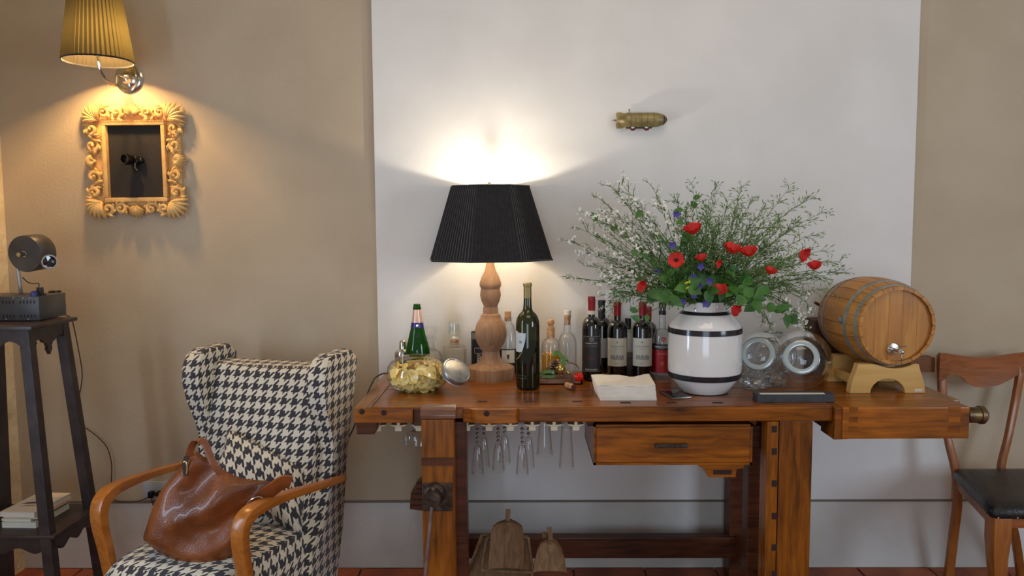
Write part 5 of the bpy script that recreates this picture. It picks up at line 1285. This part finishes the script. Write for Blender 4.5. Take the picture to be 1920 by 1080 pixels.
for j in range(n_):
    for k in range(n_):
        a = j * (n_ + 1) + k; fs.append((a, a + 1, a + n_ + 2, a + n_ + 1)); fs.append((a + NN, a + n_ + 1 + NN, a + n_ + 2 + NN, a + 1 + NN))
co = MB().add(vs, fs).build('cover', M_hound, cush, smooth=60)
uvl = co.data.uv_layers.new(name='UVMap')
ex = (c4[1] - c4[0]).normalized(); ey = nrm.cross(ex)
for lp in co.data.loops:
    p = co.data.vertices[lp.vertex_index].co; uvl.data[lp.index].uv = (p.dot(ex) * 1.0, p.dot(ey) * 1.0)
# ---- leather bag
YBg = -.83
out2 = [(266, 1006), (272, 985), (281, 955), (296, 925), (315, 900), (332, 882), (345, 868), (352, 855), (361, 849), (374, 857), (390, 868), (408, 880), (430, 893), (455, 901), (478, 904), (500, 906), (505, 915), (498, 926), (484, 938), (470, 952), (462, 972), (456, 1000), (446, 1030), (430, 1050), (410, 1058), (380, 1058), (345, 1054), (312, 1043), (286, 1028), (270, 1015)]
bag = thing('leather_bag', 'slouchy tan brown leather handbag lying on the armchair seat', 'handbag', tuple(PY(365, 1050, YBg)))
bc = Vector(bag.location); cen = (365, 985)
nr_ = 22; vs = []; fs = []; n_ = len(out2) * 3
def sm_out(i):
    t = i / 3; a = int(t) % len(out2); f = t - int(t); P0, P1, P2, P3 = [Vector(out2[(a + k) % len(out2)]) for k in (-1, 0, 1, 2)]
    return .5 * ((2 * P1) + (P2 - P0) * f + (2 * P0 - 5 * P1 + 4 * P2 - P3) * f * f + (P3 - P0 + 3 * P1 - 3 * P2) * f ** 3)
for side in (-1, 1):
    for j in range(nr_ + 1):
        t = j / nr_
        for i in range(n_):
            o = sm_out(i); px, py = cen[0] + (o.x - cen[0]) * t, cen[1] + (o.y - cen[1]) * t
            hgt = (1058 - py) / 205.0
            T_ = (.095 - .065 * max(0, min(1, hgt))) * math.sqrt(max(0, 1 - t ** 2.6))
            v3 = Vector((px * .011, py * .011, 0))
            # folds that run from the lower left towards the upper right, as slack leather does
            al = (px * .80 - py * .60); ac = (px * .60 + py * .80)
            fold = .024 * math.sin(ac * .075 + 1.8 * noise.noise(Vector((al * .007, ac * .012, 2)))) * max(0, min(1, (px - 300) / 90)) * max(0, min(1, (1040 - py) / 60))
            fold += .016 * noise.noise(v3 * 1.6 + Vector((3, 1, 0))) + .005 * noise.noise(v3 * 4)
            p = PY(px, py, YBg)
            y = YBg + (.02 + .0) + side * T_ + (fold * math.sqrt(max(0, 1 - t ** 4)) if side < 0 else 0)
            r_ = ray(px, py); k_ = (y - YBg) / r_.y
            q_ = p + Vector((0, y - YBg, 0))
            vs.append(tuple(q_ - bc))
L2 = (nr_ + 1) * n_
for sdi in (0, 1):
    for j in range(nr_):
        for i in range(n_):
            a = sdi * L2 + j * n_ + i; b2 = sdi * L2 + j * n_ + (i + 1) % n_
            fs.append((a, b2, b2 + n_, a + n_) if sdi == 0 else (a, a + n_, b2 + n_, b2))
MB().add(vs, fs).build('body', M_leather, bag, smooth=70)
W3 = lambda px, py, dy=0.: PY(px, py, YBg + dy) - bc
strap = spline([W3(352, 870, -.0), (W3(357, 845)), W3(364, 830), W3(374, 825), W3(384, 832), W3(392, 850), W3(402, 872), W3(418, 893, .01)], 6)
MB().band(strap, .022, .004, [Vector((1, .5, .2))] * len(strap)).build('strap', M_leather, bag, bevel=.001)
MB().band(spline([W3(488, 935, -.03), W3(510, 918, -.035), W3(532, 903, -.035), W3(546, 905, -.03)], 5), .045, .008, Vector((.4, -.3, 1))).build('strap_end', M_leather, bag, bevel=.002)
MB().tube([W3(478 + 17 * math.cos(a) * .95, 944 + 9 * math.sin(a) * 1.2 - 6 * math.cos(a), -.045 + .01 * math.sin(a)) for a in [2 * pi * k / 32 for k in range(33)]], .0022, 8).build('ring', M_chrome, bag)
MB().tube([W3(347 + 4 * math.cos(a), 878 + 13 * math.sin(a), -.02) for a in [2 * pi * k / 24 for k in range(25)]], .0025, 8).build('buckle', mat('brass_buckle', C3(214, 190, 130), .25, .9), bag)
MB().band(spline([W3(350, 856, -.015), W3(346, 872, -.02), W3(349, 892, -.02)], 4), .014, .005, Vector((1, .3, .2))).build('buckle_strap', M_cable, bag)

# ================================================================ PEDESTAL STAND
f1 = PX(72, 610, -1.60); stand_z = 1.125
yf = PZ(65, 612, stand_z).y; ybk = PZ(140, 594, stand_z).y
xr_ = (PZ(65, 612, stand_z).x + PZ(140, 594, stand_z).x) / 2
xl_ = xr_ - .30
std = thing('pedestal_stand', 'tall black wooden pedestal stand with scalloped apron and lower shelf in the left corner', 'stand')
MB().box(xl_ - .02, xr_, yf, ybk, stand_z - .014, stand_z).build('top', M_stand, std, bevel=.004)
def apron(x0, x1, yy, horiz, fx):
    pts = [(0, 0), (0, -.055)]
    n = 10
    for i in range(1, n):
        t = i / n; z = -.055 - .018 * abs(math.sin(t * 2 * pi)) * (1 if t < .5 or t > .5 else 0)
        pts.append((t, z))
    pts.append((1, -.055)); pts.append((1, 0))
    return pts
def apron_poly(L_):
    prof = [(0, 0), (0, -.062), (.10, -.060), (.16, -.046), (.24, -.040), (.32, -.046), (.36, -.056), (.42, -.060), (.455, -.075), (.44, -.083), (.47, -.092), (.50, -.103), (.53, -.092), (.56, -.083), (.545, -.075), (.58, -.060), (.64, -.056), (.68, -.046), (.76, -.040), (.84, -.046), (.90, -.060), (1, -.062), (1, 0)]
    return [(u * L_, z) for u, z in prof]
zt3 = stand_z - .014
xi0, xi1, yi0, yi1 = xl_ + .005, xr_ - .025, yf + .02, ybk - .02
fa = [(xi0 + u, zt3 + z) for u, z in apron_poly(xi1 - xi0)]
MB().prism(fa, yi0, yi0 + .012, 'xz').build('apron', M_stand, std, smooth=0)
MB().prism(fa, yi1 - .012, yi1, 'xz').build('apron', M_stand, std, smooth=0)
sa = [(yi0 + u, zt3 + z) for u, z in apron_poly(yi1 - yi0)]
MB().prism(sa, xi1 - .012, xi1, 'yz').build('apron', M_stand, std, smooth=0)
MB().prism(sa, xi0, xi0 + .012, 'yz').build('apron', M_stand, std, smooth=0)
SP = .085
for (sx, sy) in ((0, 0), (1, 0), (1, 1), (0, 1)):
    xt = xi0 + .012 if not sx else xi1 - .016; yt = yi0 + .016 if not sy else yi1 - .016
    xb = xt + (SP if sx else -SP * .6); ybm = yt + (-.05 if not sy else .045)
    h = .0175; h2 = .0185
    MB().hexa([(xb - h2, ybm - h2, 0), (xb + h2, ybm - h2, 0), (xb + h2, ybm + h2, 0), (xb - h2, ybm + h2, 0)], [(xt - h, yt - h, zt3), (xt + h, yt - h, zt3), (xt + h, yt + h, zt3), (xt - h, yt + h, zt3)]).build('leg', M_stand, std, bevel=.002, smooth=0)
zsH = .405
fz = 1 - zsH / zt3
sx0, sx1 = xi0 - SP * .6 * fz - .012, xi1 + SP * fz + .02; sy0, sy1 = yi0 - .05 * fz - .005, yi1 + .045 * fz + .01
sy1 = min(sy1, -.01)
MB().box(sx0, sx1, sy0, sy1, zsH - .014, zsH).build('shelf', M_stand, std, bevel=.004)
def low_ap(L_): return [(0, 0), (0, -.035)] + [(L_ * t, -.035 - .02 * math.sin(t * pi * 3) ** 2 * (1 if .1 < t < .9 else .4)) for t in [i / 24 for i in range(1, 24)]] + [(L_, -.035), (L_, 0)]
MB().prism([(sx0 + .02 + u, zsH - .014 + z) for u, z in low_ap(sx1 - sx0 - .04)], sy0 + .012, sy0 + .024, 'xz').build('shelf_apron', M_stand, std, smooth=0)
MB().prism([(sy0 + .02 + u, zsH - .014 + z) for u, z in low_ap(sy1 - sy0 - .04)], sx1 - .024, sx1 - .012, 'yz').build('shelf_apron', M_stand, std, smooth=0)
# ---- metal control box on the stand
bxr = PZ(80, 602, stand_z); bbk = PZ(120, 592, stand_z)
box_h = .088; x1_ = (bxr.x + bbk.x) / 2; y0_, y1_ = bxr.y, min(bbk.y, bxr.y + .22)
cb = thing('metal_control_box', 'black metal box with vent slots and switches standing on the pedestal', 'box', (x1_, y0_, stand_z))
MB().box(-.26, 0, 0, y1_ - y0_, .002, box_h).build('case', M_grmetal, cb, bevel=.002)
for zz in (.018, .068):
    for k in range(14):
        if k in (5, 10): continue
        MB().box(-.018 - .0125 * k, -.014 - .0125 * k, -.001, .002, zz - .005, zz + .005).build('vent_slot_shade', M_dhole, cb, smooth=0)  # dark plates on the case stand for shade inside the vents
for zz, xs in ((.082, (-.03, -.055, -.09)), (.007, (-.04, -.12))):
    for x in xs: MB().ball((x, -.0005, zz), .0028, 8, 6).build('screw', M_chrome, cb)
MB().lathe([(.0001, 0), (.010, 0), (.009, .004), (.0001, .005)], 16, Matrix.Translation((-.02, .06, box_h))).lathe([(.0001, 0), (.022, 0), (.022, .004), (.018, .007), (.0001, .007)], 24, Matrix.Translation((-.045, .17, box_h))).build('knob', M_bmetal, cb)['kind'] = 'stuff'
for x in (-.032, -.018): MB().lathe([(.0001, 0), (.0055, 0), (.0055, .028), (.0001, .029)], 14, Matrix.Translation((x, .05, box_h))).build('valve_plug', M_bmetal, cb)
MB().lathe([(.0001, 0), (.012, 0), (.012, .014), (.006, .02), (.0001, .02)], 16, Matrix.Translation((-.03, .022, box_h - .002))).build('blue_knob', mat('blue_plastic', C3(52, 62, 120), .4), cb)
# ---- round spotlight on a post
YPj = y0_ + .12
pc = PY(46, 476, YPj - .035); s_ = S(pc)
sp = thing('vintage_spotlight', 'round grey metal spotlight drum with chrome snout on a thin post above the box', 'spotlight', tuple(pc))
axd = Vector((.10, .99, .06)).normalized()      # from the front disc to the back of the drum
Md = axd.to_track_quat('Z', 'Y').to_matrix().to_4x4()
Rd = 34.5 * s_
MB().lathe([(.0001, 0), (Rd * .97, 0), (Rd, .003), (Rd, .076), (Rd * .97, .080), (.0001, .080)], 56, Md).build('drum', M_grmetal, sp)
MB().lathe([(.0001, -.003), (.011, -.003), (.011, 0)], 20, Md).lathe([(.0001, -.030), (.008, -.030), (.0085, -.003)], 20, Md @ Matrix.Translation((-.016, -.0, 0)) if False else Md).build('knob', M_chrome, sp)['kind'] = 'stuff'
l0 = PY(82, 487, YPj - .02) - pc; l1 = PY(93, 491, YPj - .075) - pc
Ml = Matrix.Translation(l0) @ (l1 - l0).to_track_quat('Z', 'Y').to_matrix().to_4x4(); ll = (l1 - l0).length
MB().lathe([(.017, -.02), (.017, ll * .4), (.022, ll * .45), (.022, ll * .62), (.026, ll * .66), (.026, ll), (.0215, ll), (.0215, ll * .6), (.0001, ll * .55)], 32, Ml).build('snout', M_chrome, sp)
MB().lathe([(.0001, ll * .72), (.0212, ll * .70)], 24, Ml).build('lens', M_lens, sp)
pb = PY(40, 552, YPj); MB().tube([Vector((pb.x, YPj, stand_z + box_h - .0)) - pc, PY(30, 480, YPj - .02) - pc], .0068, 10).build('post', M_steel, sp)
MB().tube(spline([PY(42, 520, YPj) - pc, PY(52, 529, YPj) - pc, PY(64, 532, YPj) - pc, PY(72, 531, YPj) - pc, PY(73, 538, YPj) - pc], 5), .0018, 6).build('cable', M_cable, sp)
# ---- books on the shelf
def book(label, x0, x1, y0, y1, z0, z1, rz, cov, tilt=0.):
    t = thing('book', label, 'book', ((x0 + x1) / 2, (y0 + y1) / 2, z0), rz, 'paperbacks on the pedestal shelf')
    a, b = (x1 - x0) / 2, (y1 - y0) / 2; h = z1 - z0
    MB().box(-a + .002, a - .001, -b + .0015, b - .0015, .001, h - .001).build('pages', M_page, t, smooth=0)
    MB().box(-a, a, -b, b, 0, .0012).build('back_cover', cov, t, smooth=0)
    fc = MB().box(-a, a, -b, b, h - .0012, h).build('front_cover', cov, t, smooth=0)
    MB().box(-a - .0004, -a + .002, -b, b, .0012, h - .0012).build('spine', cov, t, smooth=0)
    return t, a, b, h, fc
bA = PZ(5, 990, zsH); bB = PZ(70, 990, zsH); x0 = bA.x; x1 = bB.x; yb0 = bA.y
book('bottom paperback of the stack with greenish white edges', x0, x1, yb0, yb0 + .19, zsH, zsH + .020, R(-2), M_cover3)
book('third paperback from the top, pushed a little left', x0 - .004, x1 - .018, yb0 + .008, yb0 + .20, zsH + .0202, zsH + .030, R(-4), M_cover3)
book('thin second paperback just under the top one', x0 + .002, x1 + .004, yb0 + .006, yb0 + .20, zsH + .0302, zsH + .038, R(-3), M_cover2)
t, a_, b_, h, fc = book('top paperback with a cap-wearing face printed on its pale cover', x0 - .004, x1 + .0, yb0 + .002, yb0 + .20, zsH + .0382, zsH + .056, R(-4), M_cover)
mp = MB().prism([(-.045, -.02), (-.03, -.004), (.0, .006), (.03, .004), (.044, -.010), (.036, -.016), (.01, -.012), (-.02, -.018)], h + .0001, h + .0005, 'xy').build('printed_cap', mat('print_dark', C3(70, 66, 72), .6), fc, smooth=0)
MB().prism([(-.032, -.045), (.026, -.045), (.03, -.018), (-.02, -.021)], h + .0001, h + .0003, 'xy').build('printed_face', mat('print_skin', C3(206, 178, 150), .6), fc, smooth=0)
MB().prism([(-.02, -.040), (.018, -.039), (.018, -.036), (-.02, -.037)], h + .0001, h + .0006, 'xy').build('printed_mouth', MATS['print_dark'], fc, smooth=0)
for k in range(3): MB().box(-.04, .04 - .012 * k, .045 - .014 * k, .051 - .014 * k, h + .0001, h + .0004).build('printed_line', mat('print_line%d' % k, C3(196, 178, 156), .6), fc, smooth=0)
# ---- cables
def cable(label, pts, r=.0022, nm='power_cable', n=6): o = MB().tube(spline(pts, n), r, 8).build(nm, M_cable); tag(o, label, 'cable'); return o
cable('thin dark cable hanging from the pedestal top down to the wall outlet', [PY(124, 591, -.12), PY(134, 598, -.08), PY(140, 620, -.05), PY(148, 660, -.03), PY(154, 700, -.02), PY(150, 735, -.02), PY(141, 758, -.02), PY(142, 780, -.02), PY(155, 798, -.02), PY(178, 815, -.02), PY(200, 838, -.02), PY(209, 870, -.02), PY(209, 905, -.02), PY(212, 935, -.02), PY(235, 941, -.03), PY(262, 939, -.03), PY(282, 931, -.03)])
cable('short cable dropping from the outlet behind the leather bag', [PY(284, 930, -.03), PY(286, 944, -.03), PY(296, 965, -.03), PY(302, 1000, -.03)])
cable('lamp cable leaving the left end of the bench and running down behind the armchair', [PY(724, 700, -.20), PY(716, 701, -.25), PY(704, 708, -.30), PY(698, 720, -.36) + Vector((0, 0, .004)), PY(683, 752, -.40), PY(664, 800, -.35), PY(648, 832, -.25), PY(630, 870, -.2), PY(612, 930, -.1)], .0028)
ow = PY(295, 917, -.0); o_ = thing('wall_outlet', 'grey wall outlet plate behind the left arm of the armchair', 'outlet', (ow.x, 0, ow.z))
MB().box(-.058, .05, -.010, .0, -.038, .036).build('plate', M_plug, o_, bevel=.003)
MB().box(-.026, -.006, -.035, -.008, -.028, -.002).build('plug', M_bmetal, o_, bevel=.003)
MB().ball((.02, -.025, -.012), .016, 12, 8, sc=(1.3, 1, .8)).build('plug', M_bmetal, o_)

# ================================================================ CARVED FRAME
pf = lambda px, py: PY(px, py, -.03)
TLf, TRf, BRf, BLf = pf(150, 196), pf(338, 194), pf(352, 406), pf(165, 408)
fc_ = (TLf + TRf + BRf + BLf) / 4
fw, fh = ((TRf - TLf).length + (BRf - BLf).length) / 2, ((TLf - BLf).length + (TRf - BRf).length) / 2
frm = thing('carved_frame', 'ornate carved pale wood frame around a black panel below the sconce', 'frame', (fc_.x, 0, fc_.z))
frm.rotation_euler = (0, math.atan2(-(TRf.z - TLf.z + BRf.z - BLf.z) / 2, fw) * .5, 0)
ix0, ix1 = fw * -.235, fw * .31 - .01; ix0, ix1 = -fw * .27, fw * .28; iz0, iz1 = -fh * .325, fh * .315
ox, oz = fw / 2, fh / 2
MB().box(ix0 - .004, ix1 + .004, -.012, -.004, iz0 - .004, iz1 + .004).build('panel', M_panel, frm, smooth=0)
bw = .016
for (a0, a1, b0, b1, nm) in ((ix0 - bw, ix1 + bw, iz1, iz1 + bw, 'h'), (ix0 - bw, ix1 + bw, iz0 - bw, iz0, 'h'), (ix0 - bw, ix0, iz0, iz1, 'v'), (ix1, ix1 + bw, iz0, iz1, 'v')):
    MB().box(a0, a1, -.034, -.0, b0, b1).build('inner_moulding', M_gold, frm, bevel=.004)
    bd = MB(); nb_ = int(max(a1 - a0, b1 - b0) / .0068)
    for k in range(nb_):
        t_ = (k + .5) / nb_
        c_ = (a0 + (a1 - a0) * t_, -.036, (b1 if b0 > 0 else b0)) if nm == 'h' else ((a0 if a0 < 0 else a1), -.036, b0 + (b1 - b0) * t_)
        bd.ball(c_, .0028, 6, 4)
    bd.build('beading', M_gold, frm)['kind'] = 'stuff'
wband = ox - (ix1 + bw)
for (a0, a1, b0, b1) in ((-ox + .02, ox - .02, iz1 + bw, oz - .022), (-ox + .02, ox - .02, -oz + .022, iz0 - bw), (-ox + .02, ix0 - bw, iz0 - bw, iz1 + bw), (ix1 + bw, ox - .02, iz0 - bw, iz1 + bw)):
    MB().box(a0, a1, -.014, -.0, b0, b1).build('back_board', M_gold, frm, bevel=.003)
def lobe(mb, c, ang, L_, W_, H_, bend=0.):
    # teardrop leaf lobe lying on the frame face, pointing along ang
    pts = []; n_ = 8
    for i in range(n_ + 1):
        t_ = i / n_; a = ang + bend * t_; 
        pts.append((t_, a))
    p = Vector((c[0], 0, c[1])); P_ = []; 
    for t_, a in pts:
        P_.append(Vector((p.x, -.016 - H_ * math.sin(pi * min(1, t_ * .85 + .12)), p.z))); p = p + Vector((math.cos(a), 0, math.sin(a))) * (L_ / n_)
    rr_ = [max(.0012, W_ * .5 * math.sin(pi * min(.97, (i / n_) * .8 + .16))) for i in range(n_ + 1)]
    mb.tube(P_, rr_, 8, flat=1.1, up=Vector((0, 1, 0)))
def scroll(c, r0, a0, dirn, turns=1.3, w_=.011):
    P_ = []; rr_ = []; n_ = 26
    for i in range(n_ + 1):
        t_ = i / n_; a = a0 + dirn * turns * 2 * pi * t_; r_ = r0 * (1 - .82 * t_)
        P_.append(Vector((c[0] + r_ * math.cos(a), -.020 - .018 * t_, c[1] + r_ * math.sin(a)))); rr_.append(w_ * (.45 + .3 * math.sin(pi * t_)) * (1 - .3 * t_))
    mb = MB().tube(P_, rr_, 8, up=Vector((0, 1, 0))); mb.ball(P_[-1], w_ * .5, 8, 6)
    # leaflets flicking off the back of the scroll
    for k in range(4):
        i = 2 + k * 3; a = a0 + dirn * turns * 2 * pi * i / n_
        lobe(mb, (P_[i].x, P_[i].z), a + dirn * .9, r0 * 1.0, w_ * .95, .012, dirn * .9)
    mb.build('carved_scroll', M_gold, frm)
def shell(c, ang, sz):
    mb = MB()
    for k in range(-4, 5):
        lobe(mb, c, ang + k * .26, sz * (1 - .012 * k * k), sz * .30, .022, 0)
    mb.ball((c[0], -.026, c[1]), sz * .2, 10, 8); mb.build('carved_shell', M_gold, frm)
mx_, mz_ = (ix1 + bw + ox) / 2, (iz1 + bw + oz) / 2
shell((0, oz - .046), pi / 2, .050); shell((0, -oz + .044), -pi / 2, .048)
shell((-ox + .040, 0), pi, .042); shell((ox - .040, 0), 0, .042)
for sx in (-1, 1):
    for sz_ in (-1, 1):
        mb = MB(); base = (sx * (ox - .062), sz_ * (oz - .062)); a0 = math.atan2(sz_, sx)
        for k in range(-3, 4): lobe(mb, base, a0 + k * .27, .080 - .003 * abs(k), .020, .022, .1 * k)
        mb.build('corner_leaf', M_gold, frm)
        for j, zc in enumerate((.062, .128)):
            scroll((sx * mx_, sz_ * zc), .027, sz_ * pi / 2 + (0 if sx > 0 else 0), sx * sz_ * (-1 if j else 1), 1.25, .014)
        for j, xc in enumerate((.062, .115)):
            scroll((sx * xc, sz_ * mz_), .025, (0 if sx > 0 else pi), -sx * sz_ * (-1 if j else 1), 1.25, .013)
# lens on the panel
lc = PY(247, 300, -.05)
ln = thing('door_viewer_lens', 'small black camera-like lens fixed on the black panel inside the carved frame', 'lens', (lc.x, -.012, lc.z))
d_ = Vector((-.30, -1, .04)).normalized(); Ml = d_.to_track_quat('Z', 'Y').to_matrix().to_4x4()
MB().lathe([(.0001, .0), (.020, .0), (.020, .014), (.014, .018), (.013, .030), (.021, .036), (.023, .058), (.0215, .066), (.016, .066), (.015, .052), (.0001, .050)], 36, Ml).build('barrel', M_bmetal, ln)
MB().lathe([(.0001, .054), (.010, .0525), (.0155, .051)], 24, Ml).build('glass', M_lens, ln)
MB().lathe([(.0215, .0662), (.0185, .0672), (.016, .0662)], 36, Ml).build('front_ring', M_iron, ln)
MB().ball((.025, -.012, .0), .013, 14, 10).build('side_knob', M_bmetal, ln)
MB().tube([(.003, -.02, -.012), (.004, -.025, -.032), (.014, -.022, -.044)], .009, 8).build('bracket', M_bmetal, ln)

# ================================================================ TIN AIRSHIP ON THE WALL
za = PY(1201, 225, -.0535); sz2 = S(za)
zp = thing('tin_airship', 'small khaki tin airship model mounted on the white wall', 'model airship', (za.x, -.0535, za.z), R(0))
MY = Matrix.Rotation(pi / 2, 4, 'Y'); L_ = 96 * sz2; Rz = 13.5 * sz2
pr = []
for i in range(25):
    t_ = i / 24
    r_ = Rz * (min(1, (t_ / .14)) ** .6 * (.55 + .45 * min(1, t_ / .2)) if t_ < .2 else (1 if t_ < .72 else math.sqrt(max(0, 1 - ((t_ - .72) / .28) ** 2))))
    pr.append((max(r_, .0001), (t_ - .48) * L_))
MB().lathe(pr, 32, MY).build('envelope', M_zepp, zp)
for t_ in (.28, .37, .49, .60, .72):
    MB().lathe([(Rz * 1.0, (t_ - .48) * L_ - .0005), (Rz * 1.02, (t_ - .48) * L_), (Rz * 1.0, (t_ - .48) * L_ + .0005)], 32, MY).build('seam', M_zdark, zp)
MB().lathe([(Rz * .74, (.905 - .48) * L_), (Rz * .70, (.925 - .48) * L_), (Rz * .38, (.98 - .48) * L_), (.0001, (1.003 - .48) * L_)], 24, MY).build('nose_cap', M_zdark, zp)
for a in (pi / 2 - .3, -pi / 2 + .3, 0., pi):
    x0, x1 = -.46 * L_, -.27 * L_; r0_, r1_ = Rz * .5, Rz * 1.15
    pts = [(x0 - .004, r1_ * .55), (x0, r1_), (x0 + .02, r1_), (x1, Rz * .9), (x1, Rz * .5), (x0, Rz * .3)]
    MB().prism(pts, -.0008, .0008, 'xz').build('tail_fin', M_zepp, zp, smooth=0).matrix_basis = Matrix.Rotation(a - pi / 2, 4, 'X')
def prop(name, c, ax_, r_):
    mb = MB(); x, y = frame_at(ax_)
    for sgn in (-1, 1): leafmesh(mb, c, x * sgn, ax_, r_, r_ * .55, 0, 4)
    mb.ball(c, r_ * .14, 8, 6); mb.build(name, M_zdark, zp, smooth=30)
prop('rear_propeller', (-.50 * L_, 0, 0), Vector((1, .02, 0)), 8 * sz2)
prop('top_propeller', (-.22 * L_, 0, Rz + 5 * sz2), Vector((0, .02, 1)), 7 * sz2)
MB().tube([(-.22 * L_, 0, Rz * .9), (-.22 * L_, 0, Rz + 5 * sz2)], .0012, 6).tube([(-.56 * L_, 0, 0), (-.44 * L_, 0, 0)], .0010, 6).build('shaft', M_zdark, zp)['kind'] = 'stuff'
MB().box(-.28 * L_, .22 * L_, -.004, .004, -Rz - .005, -Rz * .92).build('keel', M_zdark, zp, bevel=.001)
for xx in (-.15, .115):
    MB().ball((xx * L_, 0, -Rz - .006), 5.5 * sz2, 14, 10, sc=(1, .8, .62)).build('gondola', M_maroon, zp)
    MB().ball((xx * L_, -.0035, -Rz - .0025), 3.8 * sz2, 12, 8, sc=(1, .8, .62)).build('gondola_window', M_whiteink, zp)
MB().tube([(0, 0, 0), (0, .031, 0)], .0015, 6).build('wall_pin', M_zdark, zp)

# ================================================================ CHAIR ON THE RIGHT
rc = thing('side_chair', 'cherry wood side chair with black leather seat cut off at the right edge', 'chair', (1.865, -.17, 0))
def rx(px, py, Y): p = PY(px, py, Y); return (p.x - 1.865, p.z)
Yr = -.115
top = [(1756, 660), (1775, 662), (1800, 667), (1830, 671), (1860, 671), (1890, 666), (1925, 660)]
botm = [(1925, 690), (1912, 700), (1895, 712), (1875, 723), (1850, 728), (1830, 726), (1815, 718), (1802, 706), (1790, 701), (1775, 702), (1764, 712), (1760, 712)]
mb = MB(); poly = [rx(x, y, Yr) for x, y in top + botm]
cxp = sum(p[0] for p in poly) / len(poly)
def bow(x): return Yr + .17 + .035 * (1 - ((x + .0) / .18) ** 2) * .8 - .02
rings = []
N_ = 24
tx = [rx(x, y, Yr) for x, y in top]; bx_ = [rx(x, y, Yr) for x, y in botm][::-1]
def interp(L__, x):
    L__ = sorted(L__)
    for (xa, za_), (xb, zb_) in zip(L__, L__[1:]):
        if xa <= x <= xb: return za_ + (zb_ - za_) * (x - xa) / max(1e-6, xb - xa)
    return L__[0][1] if x < L__[0][0] else L__[-1][1]
for i in range(N_ + 1):
    x = tx[0][0] + (tx[-1][0] - tx[0][0]) * i / N_; zt__, zb__ = interp(tx, x), interp(bx_, x); y = bow(x)
    rings.append([(x, y, zb__), (x, y + .004, (zt__ + zb__) / 2), (x, y, zt__), (x, y + .016, zt__), (x, y + .020, (zt__ + zb__) / 2), (x, y + .016, zb__)])
mb.loft(rings).build('top_rail', M_cherry, rc, smooth=60)
def post(pts, w_, d__, nm='back_post'):
    P_ = spline([(PY(x, y, Y).x - 1.865, Y + .17, PY(x, y, Y).z) for x, y, Y in pts], 6); n = len(P_)
    ww = [w_[0] + (w_[1] - w_[0]) * abs(2 * i / (n - 1) - .9) for i in range(n)]
    MB().band(P_, ww, d__, Vector((1, 0, 0))).build(nm, M_cherryZ, rc, bevel=.005, smooth=50)
post([(1766, 664, -.10), (1766, 700, -.11), (1767, 740, -.12), (1772, 790, -.13), (1780, 835, -.15), (1792, 885, -.165), (1795, 940, -.17), (1788, 1000, -.14), (1778, 1085, -.09)], (.026, .034), .024)
post([(1916, 664, -.10), (1912, 705, -.11), (1902, 760, -.12), (1890, 820, -.15), (1876, 885, -.165), (1885, 940, -.17), (1902, 1000, -.14), (1915, 1085, -.09)], (.024, .030), .024)
fl_ = PY(1862, 962, -.59)
s0 = PY(1790, 888, -.17).x - 1.865; s1 = fl_.x - 1.865
hb_, hf_ = -s0 * 1.0, -s1
hb_ = .13; 
sb_ = [(-abs(s0), 0.0), (.14, 0.0), (.30, -.42), (s1, -.42)]
def ring_at(z, grow): 
    c_ = Vector((sum(p[0] for p in sb_) / 4, -.21)); out = []
    for (x0_, y0__), (x1__, y1__) in zip(sb_, sb_[1:] + sb_[:1]):
        for t_ in (0.04, .25, .5, .75, .96):
            p = Vector((x0_ + (x1__ - x0_) * t_, y0__ + (y1__ - y0__) * t_)); d_ = p - c_; p = c_ + d_ * (1 + grow / d_.length); out.append((p.x, p.y, z))
    return out
zs_ = .405
MB().loft([ring_at(zs_, 0), ring_at(zs_ + .035, 0)]).build('seat_frame', M_cherry, rc, bevel=.003, smooth=40)
MB().loft([ring_at(zs_ + .034, .004), ring_at(zs_ + .040, .010), ring_at(zs_ + .060, .010), ring_at(zs_ + .075, -.004), ring_at(zs_ + .083, -.05), ring_at(zs_ + .085, -.15)]).build('seat', M_bleather, rc, smooth=70)
for k in range(22):
    x = s1 + .012 + k * .022; MB().ball((x, -.422 - .008, zs_ + .041), .0034, 8, 5).build('upholstery_tack', M_bmetal if k % 3 else M_steel, rc)
for (fx_) in (s1 + .035, .27):
    MB().loft([[(fx_ + a * w_ + o, -.395 + b * w_, z) for a, b in ((-1, -1), (1, -1), (1, 1), (-1, 1))] for z, w_, o in ((zs_ + .036, .030, 0), (.36, .030, 0), (.30, .026, .0), (.20, .021, .006), (.10, .017, .01), (0, .014, .012))]).build('leg', M_cherryZ, rc, bevel=.004, smooth=50)
